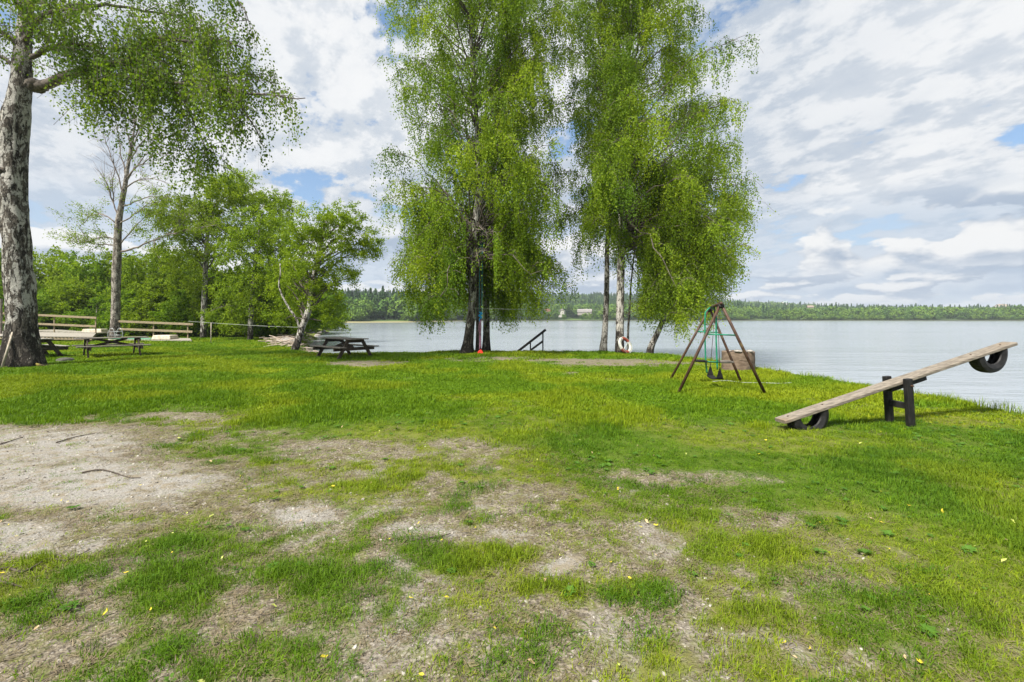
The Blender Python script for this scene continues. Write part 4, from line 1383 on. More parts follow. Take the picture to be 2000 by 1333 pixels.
def clump_tree(seed, name, label, group, curve, barkm, leafm, ells, n_clump, per, size, wind=(0.12, 0, -0.55), cl=(0.36, 0.36, 0.24), hue=0.5, n_br=26, z_br=None, branchm='branch', tips=None, cat='tree'):
    """broadleaf: crown made of many small leaf clumps spread through a few uneven lobes"""
    rng = np.random.default_rng(seed)
    root = thing(name, label, cat, tuple(curve[0, :3]), group)
    trunk_part(root, curve, barkm, 12, 0.04, (0.3, 0.35), seed)
    E = np.array(ells, float)
    wgt = E[:, 3] * E[:, 4] * E[:, 5]
    wgt = wgt ** 0.75
    k = rng.choice(len(E), n_clump, p=wgt / wgt.sum())
    u = rng.normal(0, 1, (n_clump, 3))
    u /= np.linalg.norm(u, axis=1)[:, None]
    u *= rng.uniform(0.25, 1.0, (n_clump, 1)) ** 0.5
    Cn = E[k, :3] + u * E[k, 3:6]
    Cn += rng.normal(0, 0.12, Cn.shape)
    hh = np.clip(rng.normal(hue, 0.16, n_clump), 0, 1)
    B = Acc()
    zs = curve[:, 2]
    sel = rng.choice(n_clump, min(n_br, n_clump), replace=False)
    for i in sel:
        tip = Cn[i]
        z0 = np.clip(tip[2] - rng.uniform(0.3, 0.9) * (abs(tip[0] - np.interp(tip[2], zs, curve[:, 0])) + 0.5), (z_br if z_br else zs[0] + 0.25 * (zs[-1] - zs[0])), zs[-1] - 0.05)
        p0 = np.array([np.interp(z0, zs, curve[:, 0]), np.interp(z0, zs, curve[:, 1]), z0])
        C = bez(p0, p0 * 0.5 + tip * 0.5 + np.array([0, 0, 0.2 * np.linalg.norm(tip - p0)]), tip, 6)
        C[1:-1] += rng.normal(0, 0.05, (4, 3))
        B.tube(C, np.linspace(max(0.012, 0.35 * np.interp(z0, zs, curve[:, 3])), 0.006, 6), 5)
    B.build('branches', M[branchm], root, True)
    # every clump is a handful of leafy sprays that bend with the wind
    ns = 7
    ctr = E[k, :3]
    outw = Cn - ctr
    outw /= np.linalg.norm(outw, axis=1)[:, None] + 1e-6
    sd_ = rng.normal(0, 1, (n_clump * ns, 3))
    sd_ /= np.linalg.norm(sd_, axis=1)[:, None]
    sd_ = sd_ + 0.55 * np.repeat(outw, ns, 0) + np.array(wind) * 1.3
    sd_ /= np.linalg.norm(sd_, axis=1)[:, None]
    sl_ = rng.uniform(0.6, 2.3, n_clump * ns) * np.mean(cl)
    so_ = np.repeat(Cn, ns, 0) + rng.normal(0, 0.30, (n_clump * ns, 3)) * np.array(cl)
    kk = max(4, int(per / ns))
    sidx = np.repeat(np.arange(n_clump * ns), kk)
    tt = rng.uniform(0, 1, len(sidx))[:, None]
    P = so_[sidx] + sd_[sidx] * sl_[sidx][:, None] * tt + rng.normal(0, 0.055, (len(sidx), 3))
    P[:, 2] -= 0.10 * tt[:, 0] ** 2
    idx = sidx // ns
    P[:, 2] = np.maximum(P[:, 2], curve[0, 2] + 0.12)
    leaf_mesh('foliage', rng, P, size, hh[idx], leafm, root, 0.35, None if abs(wind[0]) < 0.5 else wind)
    return root


def ell(px, py, d, rx, ry, rdepth):
    p = W(px, py, d)
    return (p.x, p.y, p.z, rx / FPX * d, rdepth, ry / FPX * d)


GB = 'trees along the left edge of the lawn'
# wind-bent birch leaning over the inlet
cL = px_curve([(573, 690, 16, 22.2), (580, 672, 13, 22.2), (590, 640, 12, 22.3), (603, 606, 11.5, 22.4), (610, 575, 13, 22.5), (613, 545, 10, 22.6), (620, 510, 8, 22.6), (628, 470, 6, 22.6), (636, 430, 3, 22.6)], 22.3, 1.0, 0.18)
LE = [ell(572, 462, 23.0, 34, 30, 0.9), ell(548, 520, 23.4, 34, 36, 0.9), ell(715, 470, 22.7, 28, 16, 0.6), ell(610, 440, 22.6, 52, 30, 1.2), ell(660, 440, 22.6, 52, 26, 1.2), ell(690, 475, 22.8, 42, 34, 1.1), ell(640, 490, 22.4, 60, 34, 1.2), ell(585, 480, 22.8, 42, 44, 1.1), ell(660, 540, 22.8, 52, 26, 1.1),
      ell(590, 540, 22.6, 48, 34, 1.1), ell(560, 560, 23.2, 36, 46, 1.0), ell(625, 585, 22.8, 40, 34, 1.0), ell(640, 632, 22.7, 24, 18, 0.7), ell(720, 490, 22.6, 20, 24, 0.5), ell(605, 412, 22.6, 30, 12, 0.7), ell(650, 412, 22.6, 34, 12, 0.7), ell(695, 420, 22.6, 26, 16, 0.7), ell(560, 610, 23.4, 30, 36, 0.8)]
t = clump_tree(41, 'leaning_birch', 'small wind bent birch leaning over the rocky inlet behind the picnic table', GB, seat(cL), M['bark'], M['leaf_mid'], LE, 400, 105, 0.078,
               wind=(0.85, 0.0, 0.22), cl=(0.30, 0.30, 0.16), hue=0.55, n_br=70)
st = px_curve([(588, 648, 5), (578, 622, 4.4), (562, 598, 4), (550, 575, 3.6), (545, 555, 3.2), (548, 535, 2.6), (547, 515, 2)], 22.2, 1.0, 0.15)
Acc().tube(st[:, :3], st[:, 3], 8).build('stem', M['bark'], t, True)
# half bare birch behind the decks
cS = seat(px_curve([(222, 676, 24), (224, 655, 21), (226, 600, 19), (227, 540, 19), (229, 495, 18), (231, 440, 15), (237, 400, 12), (244, 365, 10), (249, 330, 8), (256, 290, 6), (262, 255, 4), (268, 225, 2)], 30.5, 0.78, 0.3))


def bare_birch():
    rng = np.random.default_rng(43)
    root = thing('bare_birch', 'half bare grey birch with thin upright branches behind the wooden decks', 'tree', tuple(cS[0, :3]), GB)
    trunk_part(root, cS, M['bark_grey'], 14, 0.05, (0.4, 0.4), 5)
    B = Acc()
    d = 30.5
    rows = [[(232, 492), (262, 486), (296, 470), (325, 460), (345, 447), (360, 436)], [(340, 450), (352, 440), (345, 430)], [(325, 460), (380, 446), (430, 440)], [(233, 480), (250, 460), (268, 440), (290, 418)],
            [(231, 425), (222, 395), (220, 350), (223, 310)], [(222, 395), (205, 350), (185, 328)], [(240, 385), (230, 340), (215, 300), (200, 262), (190, 240)], [(244, 362), (262, 330), (290, 300), (310, 280)],
            [(246, 350), (270, 325), (300, 305), (335, 300)], [(250, 325), (262, 285), (280, 240), (290, 205)], [(250, 325), (275, 280), (300, 250), (318, 235)], [(255, 295), (248, 255), (240, 215)],
            [(258, 280), (275, 245), (300, 210)], [(262, 255), (262, 220), (255, 190)], [(243, 370), (270, 352), (300, 350), (330, 360)], [(236, 405), (262, 395), (290, 385), (320, 392)], [(246, 345), (236, 300), (230, 255), (222, 225)],
            [(228, 470), (205, 462), (180, 470), (150, 476)], [(229, 440), (205, 420), (180, 420), (158, 440)], [(226, 480), (195, 478), (165, 472), (150, 468)], [(233, 440), (262, 420), (290, 400), (330, 392)]]
    tips = []
    for r in rows:
        dep = d + rng.normal(0, 0.5)
        pts = np.array([W(px, py, d + (dep - d) * i / (len(r) - 1)) for i, (px, py) in enumerate(r)])
        cur = resample(np.hstack([pts, np.zeros((len(pts), 1))]), 0.3)[:, :3]
        cur[1:] += rng.normal(0, 0.03, cur[1:].shape)
        B.tube(cur, np.linspace(0.075 if r[0][1] > 485 else 0.05, 0.014, len(cur)), 5)
        for j in range(int(9 + len(cur) * 0.6)):
            tt = rng.uniform(0.25, 1)
            b = cur[int(tt * (len(cur) - 1))]
            tang = cur[-1] - cur[0]
            tang /= np.linalg.norm(tang)
            dv = tang * 0.8 + rng.normal(0, 0.55, 3) + np.array([0.2, 0, 0.15])
            e = b + dv / np.linalg.norm(dv) * rng.uniform(0.5, 1.7)
            C = bez(b, (b + e) / 2 + rng.normal(0, 0.08, 3), e, 4)
            B.tube(C, np.linspace(0.014, 0.006, 4), 3)
            tips.append(C)
            for q in range(2):
                b2 = C[rng.integers(1, 4)]
                e2 = b2 + (dv / np.linalg.norm(dv) + rng.normal(0, 0.6, 3)) * rng.uniform(0.2, 0.6)
                B.tube([b2, e2], [0.007, 0.004], 3)
                tips.append(np.array([b2, b2, e2, e2]))
    B.build('branches', M['pale_branch'], root, True)
    P = []
    for C in tips:
        zc = C[-1][2]
        py = HOR - FPX * (zc - EYE) / C[-1][1]
        pr = np.interp(py, [240, 330, 370, 400, 470, 500], [0.01, 0.04, 0.2, 0.75, 0.9, 0.9])
        if rng.uniform() < pr:
            k = rng.integers(14, 42)
            f = rng.uniform(0.2, 1, k)[:, None]
            P.append(C[1] * (1 - f) + C[3] * f + rng.normal(0, 0.13, (k, 3)) + np.array([0.05, 0, -0.05]))
    P = np.vstack(P)
    leaf_mesh('foliage', rng, P, 0.085, np.clip(rng.normal(0.5, 0.2, len(P)), 0, 1), M['leaf_mid'], root, 0.3)


bare_birch()
# taller trees further back
c1 = seat(px_curve([(397, 668, 13), (398, 620, 12), (400, 560, 11), (403, 490, 9), (408, 420, 7), (412, 360, 3)], 33.5, 0.85, 0.4))
clump_tree(44, 'broadleaf_tree', 'bright lime green tree with a white streaked trunk right of the half bare birch', GB, c1, M['bark'], M['leaf_lime'],
           [ell(405, 375, 33.5, 62, 36, 2.0), ell(370, 420, 33.5, 54, 36, 2.0), ell(440, 410, 33.8, 46, 40, 1.8), ell(350, 470, 33.5, 50, 34, 1.8), ell(430, 470, 33.8, 48, 36, 1.8), ell(330, 410, 33.5, 40, 26, 1.4),
            ell(455, 360, 34.2, 34, 22, 1.3), ell(380, 535, 34, 60, 40, 1.6)], 360, 110, 0.115, cl=(0.46, 0.46, 0.28), hue=0.5, n_br=40)
c2 = seat(px_curve([(489, 672, 12), (490, 620, 11), (494, 560, 10), (500, 500, 8), (508, 440, 4), (516, 400, 1)], 30.5, 0.85, 0.4))
clump_tree(45, 'broadleaf_tree', 'mid green tree with a thin white stem between the lime tree and the leaning birch', GB, c2, M['bark'], M['leaf_mid'],
           [ell(505, 435, 30.5, 52, 36, 1.7), ell(545, 460, 30.8, 44, 40, 1.6), ell(478, 490, 30.5, 48, 40, 1.6), ell(530, 530, 30.8, 54, 44, 1.7), ell(470, 560, 30.6, 48, 44, 1.6), ell(520, 600, 30.8, 56, 40, 1.6),
            ell(450, 610, 31, 40, 36, 1.4), ell(570, 590, 31, 34, 44, 1.2)], 360, 105, 0.105, cl=(0.42, 0.42, 0.26), hue=0.42, n_br=36)
c3 = seat(px_curve([(520, 668, 12), (522, 600, 11), (526, 520, 9), (532, 450, 4), (540, 400, 1)], 37, 0.85, 0.4))
clump_tree(46, 'broadleaf_tree', 'feathery topped tree showing its wind blown crown above the mid green one', GB, c3, M['bark_grey'], M['leaf_mid'],
           [ell(545, 385, 37, 18, 16, 1.2), ell(510, 400, 37, 40, 24, 1.6), ell(550, 415, 37, 26, 24, 1.4), ell(480, 385, 37, 36, 22, 1.4), ell(465, 350, 37.5, 30, 18, 1.2), ell(520, 450, 37, 50, 40, 1.8)], 240, 90, 0.11,
           wind=(0.55, 0, -0.1), cl=(0.36, 0.36, 0.2), hue=0.5, n_br=30)
c4 = seat(px_curve([(292, 668, 12), (294, 600, 10), (298, 540, 7), (302, 470, 3)], 38, 0.85, 0.4))
clump_tree(47, 'broadleaf_tree', 'low bushy olive green tree between the half bare birch and the lime green tree', GB, c4, M['bark_grey'], M['leaf_mid'],
           [ell(300, 520, 38, 60, 34, 2.0), ell(265, 560, 38, 46, 40, 1.8), ell(330, 560, 38, 50, 44, 1.8), ell(290, 610, 38, 70, 40, 1.8), ell(345, 500, 38, 36, 26, 1.4)], 420, 95, 0.125, cl=(0.45, 0.45, 0.3), hue=0.35, n_br=30)
# the dense shrubs behind the decks and under the trees
GS = 'dense shrubs closing the left side of the lawn'
LS = 'dense green shrub in the unbroken thicket behind the decks and trees'


def shrub(seed, loc, wpx, leafm, hue):
    rng = np.random.default_rng(seed)
    c = resample([(loc[0], loc[1], loc[2] - 0.1, 0.09), (loc[0] + 0.1, loc[1], loc[2] + 1.6, 0.06), (loc[0] + 0.15, loc[1], loc[2] + 3.6, 0.02)], 0.4)
    E = []
    for i in range(9):
        a = rng.uniform(0, 6.28)
        r = rng.uniform(0.2, 1.5)
        E.append((loc[0] + r * math.cos(a), loc[1] + r * math.sin(a), loc[2] + rng.uniform(0.8, 4.6), rng.uniform(1.0, 1.6), rng.uniform(1.0, 1.5), rng.uniform(0.8, 1.3)))
    return clump_tree(seed, 'shrub', LS, GS, c, M['bark_grey'], leafm, E, 330, 85, 0.135, wind=(0.1, 0, -0.4), cl=(0.36, 0.36, 0.26), hue=hue, n_br=16, cat='shrub')


def gpt(px, d):
    x = (px - 1000) / FPX * d
    return Vector((x, d, hz(x, d)))


sa = shrub(51, gpt(20, 40), 60, M['leaf_bush'], 0.5)
sb = shrub(52, gpt(110, 42), 60, M['leaf_lime'], 0.38)
sc_ = shrub(53, gpt(560, 33), 60, M['leaf_bush'], 0.35)
for (src, px, d, rz, s) in [(sb, 60, 44, 1.3, (1.3, 1.3, 1.42)), (sa, 165, 41, 2.2, (1.2, 1.2, 1.28)), (sb, 215, 43, 4.1, (1.25, 1.25, 1.36)), (sb, 250, 44, 0.6, (1.2, 1.2, 1.35)), (sa, -40, 42, 0.9, (1.3, 1.3, 1.42)), (sb, 130, 44.5, 3.0, (1.3, 1.3, 1.44)), (sa, 15, 43, 2.6, (1.3, 1.3, 1.45)),
                           (sb, -110, 41, 2.0, (1.2, 1.2, 1.2)), (sa, 90, 37, 3.3, (0.85, 0.85, 0.62)), (sc_, 190, 37, 2.7, (0.9, 0.9, 0.6)), (sa, 270, 37.5, 5.1, (0.9, 0.9, 0.72)), (sc_, 335, 39, 0.4, (1.1, 1.1, 1.0)),
                           (sc_, 400, 37.5, 1.9, (1.1, 1.1, 0.95)), (sa, 450, 36, 3.9, (1, 1, 0.85)), (sc_, 500, 36, 5.3, (1.0, 1.0, 0.95)), (sa, 352, 36, 1.1, (0.9, 0.9, 0.6)), (sc_, 600, 48, 4.4, (1.2, 1.2, 0.95)),
                           (sa, 650, 92, 2.9, (1.5, 1.5, 1.25)), (sc_, 628, 66, 1.7, (1.3, 1.3, 1.05)), (sc_, -20, 38, 5.7, (1.1, 1.1, 0.8)), (sc_, 40, 37.5, 2.4, (1.0, 1.0, 0.7)), (sa, 610, 80, 0.2, (1.5, 1.5, 1.4)),
                           (sa, 540, 40, 0.2, (1.2, 1.2, 1.1)), (sc_, 470, 43, 2.2, (1.2, 1.2, 1.2)), (sb, 400, 44, 3.2, (1.3, 1.3, 1.4)), (sb, 320, 46, 4.2, (1.2, 1.2, 1.25)), (sc_, 580, 60, 3.0, (1.4, 1.4, 1.3)), (sb, 425, 35.5, 0.9, (0.95, 0.95, 0.8)), (sb, 478, 34.5, 2.5, (0.9, 0.9, 0.72)), (sb, 527, 33.5, 4.0, (0.9, 0.9, 0.85)), (sb, 558, 35.5, 5.2, (0.9, 0.9, 0.95)),
                           (sb, 300, 36.5, 3.5, (0.95, 0.95, 0.8)), (sb, 140, 38.5, 5.0, (1, 1, 0.85)), (sb, 604, 52, 1.0, (1.1, 1.1, 1.1)), (sa, 376, 35.5, 4.6, (0.85, 0.85, 0.7))]:
    copy_thing(src, gpt(px, d), rz, s)


# ------------------------------------------------------------------ picnic tables
def picnic_table(c, ang, label, topm, woodm, length=2.15, spacing=1.5):
    root = thing('picnic_table', label, 'picnic table', tuple(c), 'wooden picnic tables on the grass')
    ca, sa = math.cos(ang), math.sin(ang)
    ax, fr = np.array([ca, sa, 0]), np.array([-sa, ca, 0])
    c = np.array(c)
    up = np.array([0, 0, 1.0])
    T = lambda a, f, z: c + ax * a + fr * f + up * z
    rng = random.Random(int(abs(c[0] * 100)))
    top = Acc()
    for i in range(5):
        f = (i - 2) * 0.152
        e = rng.uniform(-0.015, 0.015)
        top.beam(T(-length / 2 + e, f, 0.735), T(length / 2 + e, f, 0.735 + rng.uniform(-0.004, 0.004)), 0.144, 0.038)
    top.build('tabletop', topm, root)
    for s in (-1, 1):
        b = Acc()
        for k in (-0.075, 0.075):
            b.beam(T(-length / 2, s * 0.68 + k, 0.445), T(length / 2, s * 0.68 + k, 0.445), 0.138, 0.038)
        b.build('bench_seat', topm, root)
    for a in (-spacing / 2, spacing / 2):
        for s in (-1, 1):
            gx_, gy_ = (T(a, s * 0.66, 0)[:2])
            zf = hz(gx_, gy_) - c[2] - 0.03
            Acc().beam(T(a, s * 0.72, zf), T(a, s * 0.27, 0.714), 0.045, 0.125, ax * 0 + fr).build('leg', woodm, root)
        Acc().beam(T(a + 0.05, -0.84, 0.365), T(a + 0.05, 0.84, 0.365), 0.045, 0.12).build('crossbeam', woodm, root)
        Acc().beam(T(a + 0.05, -0.36, 0.655), T(a + 0.05, 0.36, 0.655), 0.045, 0.115).build('top_batten', woodm, root)
    for s in (-1, 1):
        Acc().beam(T(-s * spacing / 2 * 0.9, 0.03 * s, 0.40), T(s * spacing / 2 * 0.62, 0.03 * s, 0.70), 0.045, 0.09).build('brace', woodm, root)
    return root


def at(px, d, dz=0.0):
    x = (px - 1000) / FPX * d
    return Vector((x, d, hz(x, d) + dz))


picnic_table(at(673, 17.7), math.radians(140), 'dark brown picnic table standing beside the water, closest to the middle trunks', M['worn_top'], M['dark_wood'])
picnic_table(at(219, 17.9), math.radians(48), 'dark picnic table with crossed braces seen side on in front of the decks', M['worn_top'], M['dark_wood'])
picnic_table(at(58, 17.1), math.radians(-30), 'grey topped picnic table mostly hidden behind the thick old birch', M['pale_wood'], M['dark_wood'])


# ------------------------------------------------------------------ seesaw
def half_tyre(name, c, u, v, n, R, r, wd, a0, a1, root):
    """part of a tyre: u, v span its plane, n is its axle, angles a0..a1 are kept"""
    prof = [(R - 0.035, -wd / 2), (R - 0.012, -wd / 2 + 0.01), (R, -wd / 2 + 0.04), (R + 0.002, 0), (R, wd / 2 - 0.04), (R - 0.012, wd / 2 - 0.01), (R - 0.035, wd / 2),
            ((R + r) / 2, wd / 2 + 0.012), (r + 0.01, wd / 2 - 0.012), (r, wd / 2 - 0.028), (r + 0.02, wd / 2 - 0.034), ((R + r) / 2 + 0.02, wd / 2 - 0.018), (R - 0.03, wd / 2 - 0.035), (R - 0.022, 0),
            (R - 0.03, -wd / 2 + 0.035), ((R + r) / 2 + 0.02, -wd / 2 + 0.018), (r + 0.02, -wd / 2 + 0.034), (r, -wd / 2 + 0.028), (r + 0.01, -wd / 2 + 0.012), ((R + r) / 2, -wd / 2 - 0.012)]
    m, k = len(prof), 56
    V = []
    for i in range(k):
        a = a0 + (a1 - a0) * i / (k - 1)
        for j, (q, w_) in enumerate(prof):
            qq = q - (0.006 if (i % 2 and 1 < j < 5) else 0.0)
            V.append(c + u * (qq * math.cos(a)) + v * (qq * math.sin(a)) + n * w_)
    Q = [(i * m + j, i * m + (j + 1) % m, (i + 1) * m + (j + 1) % m, (i + 1) * m + j) for i in range(k - 1) for j in range(m)]
    return Acc().add(V, Q).build(name, M['rubber'], root, False)


def seesaw():
    base = Vector((5.45, 6.5, hz(5.45, 6.5)))
    root = thing('seesaw', 'long weathered plank seesaw with half tyres under both ends beside the lake', 'seesaw', tuple(base))
    P = np.array([5.45, 6.5, 0.615])
    h = np.array([0.98, 0.199, 0])
    t = np.array([0.98, 0.199, 0.247])
    t /= np.linalg.norm(t)
    s = np.array([-0.199, 0.98, 0])
    v = np.cross(t, s)
    v *= np.sign(v[2])
    Acc().beam(P - t * 1.99, P + t * 2.12, 0.19, 0.048, v, 0.008).build('plank', M['grey_plank'], root)
    Acc().beam(P - t * 0.20 - v * 0.062, P + t * 0.42 - v * 0.062, 0.12, 0.065, v).build('cleat', M['black_wood'], root)
    for q in (-0.145, 0.145):
        c = P + s * q
        z0 = hz(c[0], c[1]) - 0.1
        Acc().beam((c[0] + 0.03, c[1], z0), (c[0] - 0.02, c[1], 0.665), 0.105, 0.07, s * np.sign(q), 0.012).build('post', M['black_wood'], root)
    Acc().beam(P - s * 0.115 + np.array([0.01, 0, -0.33]), P + s * 0.115 + np.array([0.01, 0, -0.33]), 0.06, 0.085).build('crosspiece', M['black_wood'], root)
    Acc().tube([P - s * 0.20 + np.array([0, 0, -0.045]), P + s * 0.20 + np.array([0, 0, -0.045])], 0.014, 10).build('pivot_bolt', M['rust_steel'], root)
    for a in (-1.57, 1.66):
        cc = P + t * a - v * 0.03
        half_tyre('tyre', cc, t, -v, s, 0.29, 0.155, 0.17, 0.0 if a > 0 else 0.0, math.pi, root)
    for a in (-1.86, -1.3, 1.35, 1.93):
        p = P + t * a + v * 0.0275
        Acc().tube([p, p + v * 0.006], 0.011, 8).build('bolt_head', M['rust_steel'], root)


seesaw()


# ------------------------------------------------------------------ swing frame
FA, RA = W(1408, 593, 8.95), W(1386, 602, 10.9)


def swing_set():
    base = Vector((4.3, 9.9, hz(4.3, 9.9)))
    root = thing('swing_frame', 'rusty brown A frame swing stand with green cross tubes at the lake edge', 'swing frame', tuple(base))
    a, b = np.array(FA), np.array(RA)
    feet = {}
    for nm, px, py, d in (('fl', 1322, 772, 9.05), ('fr', 1498, 777, 8.85), ('rl', 1307, 742, 11.2), ('rr', 1450, 753, 10.4)):
        x = (px - 1000) / FPX * d
        feet[nm] = np.array([x, d, hz(x, d) - 0.04])
    for f, apex in (('fl', a), ('fr', a), ('rl', b), ('rr', b)):
        Acc().tube([feet[f], feet[f] * 0.5 + apex * 0.5, apex + (apex - feet[f]) * 0.012], 0.028, 14).build('leg', M['rust_steel'], root, True)
    dr = (b - a) / np.linalg.norm(b - a)
    Acc().tube([a - dr * 0.06, b + dr * 0.06], 0.029, 14).build('top_bar', M['rust_steel'], root, True)
    for l, r, ap, zz in (('fl', 'fr', a, 1.19), ('rl', 'rr', b, 1.185)):
        p = feet[l] + (ap - feet[l]) * (zz - feet[l][2]) / (ap[2] - feet[l][2])
        q = feet[r] + (ap - feet[r]) * (zz - 0.02 - feet[r][2]) / (ap[2] - feet[r][2])
        Acc().tube([p, q], 0.014, 10).build('cross_tube', M['green_paint'], root, True)
    for ap in (a, b):
        bm = Acc()
        bm.tube([ap + np.array([-0.05, 0, -0.055]), ap + np.array([0.05, 0, -0.055])], 0.045, 10)
        bm.build('joint', M['black_wood'], root, True)
    # glider with two seats, hanging at the far end of the bar
    g = thing('glider_swing', 'green tube glider swing with two dark seat boards, at the rear of the frame', 'swing', tuple(np.array([4.5, 10.45, hz(4.5, 10.45)])))
    d0 = 10.45
    L = resample([(*W(1387, 601, d0), 0.017), (*W(1379, 609, d0), 0.017), (*W(1377.2, 618, d0), 0.017), (*W(1377, 660, d0), 0.017), (*W(1378.5, 707, d0), 0.017), (*W(1381, 729, d0), 0.017)], 0.06)
    R = resample([(*W(1391, 601, d0 - 0.1), 0.017), (*W(1397, 608, d0 - 0.1), 0.017), (*W(1399, 620, d0 - 0.1), 0.017), (*W(1398.7, 660, d0 - 0.1), 0.017), (*W(1401, 722, d0 - 0.1), 0.017)], 0.06)
    for c in (L, R):
        Acc().tube(c[:, :3], 0.017, 10).build('hanger', M['green_paint'], g, True)
    Acc().tube([W(1377, 706.5, d0 - 0.03), W(1405, 708, d0 - 0.13)], 0.013, 8).build('foot_bar', M['green_paint'], g, True)
    Acc().tube([W(1358, 706.5, d0), W(1426, 709, d0 - 0.1)], 0.014, 8).build('beam', M['green_paint'], g, True)
    Acc().beam(W(1356.5, 704.5, d0), W(1378, 705.5, d0), 0.24, 0.04).build('seat_board', M['black_wood'], g)
    Acc().beam(W(1404, 706, d0 - 0.1), W(1428.5, 707, d0 - 0.1), 0.24, 0.04).build('seat_board', M['worn_top'], g)
    # single swing: two ropes and a black rubber seat with side flaps
    s = thing('belt_swing', 'black rubber swing seat hanging on two thin ropes, nearest in the frame', 'swing', tuple(np.array([4.3, 9.6, hz(4.3, 9.6)])))
    pa, pb = a + (b - a) * 0.27, a + (b - a) * 0.52
    ztop = 0.47
    ends = []
    for p in (pa, pb):
        e = np.array([p[0] + (0.05 if p is pa else -0.09), p[1], 0.43])
        ends.append(e)
        hook = p + np.array([0.005, 0, -0.17])
        Acc().tube([p + np.array([0, 0, -0.03]), hook], [0.016, 0.020], 8).build('hook', M['black_wood'], s, True)
        Acc().tube([hook, e], 0.0065, 6).build('rope', M['twig'], s, True)
    ax = (ends[1] - ends[0]) / np.linalg.norm(ends[1] - ends[0])
    sd = np.cross(ax, [0, 0, 1.0])
    for e in ends:
        V = []
        for tck in (-0.006, 0.006):
            for (q, z) in ((-0.014, 0.03), (0.014, 0.03), (0.034, -0.05), (0.07, -0.165), (-0.07, -0.165), (-0.034, -0.05)):
                V.append(e + sd * q + np.array([0, 0, z]) + ax * tck)
        Q = [(i, (i + 1) % 6, 6 + (i + 1) % 6, 6 + i) for i in range(6)] + [(5, 2, 1, 0), (5, 4, 3, 2), (6, 7, 8, 11), (8, 9, 10, 11)]
        Acc().add(V, Q).build('side_flap', M['rubber'], s)
    st = Acc()
    m0, m1 = ends[0] + np.array([0, 0, -0.165]), ends[1] + np.array([0, 0, -0.165])
    V, k = [], 7
    for tck in (0, -0.018):
        for i in range(k):
            f = i / (k - 1)
            p = m0 * (1 - f) + m1 * f + np.array([0, 0, -0.03 * math.sin(math.pi * f) + tck])
            V += [p - sd * 0.075, p + sd * 0.075]
    Q = []
    for l in (0, 2 * k):
        for i in range(k - 1):
            Q.append((l + 2 * i, l + 2 * i + 1, l + 2 * i + 3, l + 2 * i + 2))
    for i in range(k - 1):
        Q += [(2 * i, 2 * i + 2, 2 * k + 2 * i + 2, 2 * k + 2 * i), (2 * i + 1, 2 * k + 2 * i + 1, 2 * k + 2 * i + 3, 2 * i + 3)]
    st.add(V, Q).build('seat', M['rubber'], s)


swing_set()


def rope_thing(name, label, cat, pts, r, mat, sides=6, group=None):
    c = resample([(*p, r) for p in pts], 0.15)
    o = Acc().tube(c[:, :3], r, sides).alone(name, mat, tuple(c[0, :3]), True)
    return tag(o, label, cat, group)


def on_ground(rows, dz):
    out = []
    for px, py in rows:
        p = G(px, py)
        out.append((p.x, p.y, hz(p.x, p.y) + dz))
    return out


rope_thing('cord', 'pale cord lying in the grass at the feet of the swing frame', 'cord', on_ground([(1392, 753), (1420, 752), (1450, 755), (1490, 756), (1522, 758), (1546, 757)], 0.06), 0.005, M['rope_white'])


# ------------------------------------------------------------------ concrete ring behind the swing
def concrete_ring():
    x, y = 6.45, 13.15
    z = hz(x, y)
    root = thing('concrete_ring', 'brown stained concrete well ring with a crack and stones on its rim', 'fire pit', (x, y, z))
    bm = Acc()
    n = 40
    V = []
    prof = [(0.43, -0.1), (0.432, 0.27), (0.425, 0.278), (0.434, 0.286), (0.43, 0.53), (0.42, 0.545), (0.34, 0.545), (0.33, 0.53), (0.33, -0.05)]
    rng = np.random.default_rng(8)
    for i in range(n):
        a = i / n * 6.2832
        wob = 0.02 * math.sin(a * 3 + 1) + 0.012 * rng.normal()
        for j, (r, zz) in enumerate(prof):
            q = r + 0.003 * rng.normal()
            V.append((x + q * math.cos(a), y + q * math.sin(a), z + zz + (wob if 0 < j < 4 else 0)))
    m = len(prof)
    Q = [(i * m + j, ((i + 1) % n) * m + j, ((i + 1) % n) * m + j + 1, i * m + j + 1) for i in range(n) for j in range(m - 1)]
    bm.add(V, Q).build('ring', M['concrete'], root)
    ash = Acc()
    ash.add([(x + 0.335 * math.cos(k / 20 * 6.2832), y + 0.335 * math.sin(k / 20 * 6.2832), z + 0.36) for k in range(20)] + [(x, y, z + 0.40)], None, [(k, (k + 1) % 20, 20) for k in range(20)])
    ash.build('ash_fill', M['dark_stone'], root)


concrete_ring()


def stone(name, label, c, dims, mat, seed, group=None, cat='stone', sub=3):
    bm = bmesh.new()
    bmesh.ops.create_icosphere(bm, subdivisions=sub, radius=1)
    V = np.array([v.co[:] for v in bm.verts])
    s = 1 + 0.5 * (fbm(V[:, 0] * 1.3 + seed * 3.1, V[:, 1] * 1.3 + V[:, 2] * 1.7, seed, 3) - 0.5)
    V = V * s[:, None] * np.array(dims)
    F = [[v.index for v in f.verts] for f in bm.faces]
    bm.free()
    o = link(name, new_mesh(name, V, None, F, [mat], True))
    o.location = c
    o.rotation_euler = (0, 0, seed * 1.7)
    return tag(o, label, cat, group)


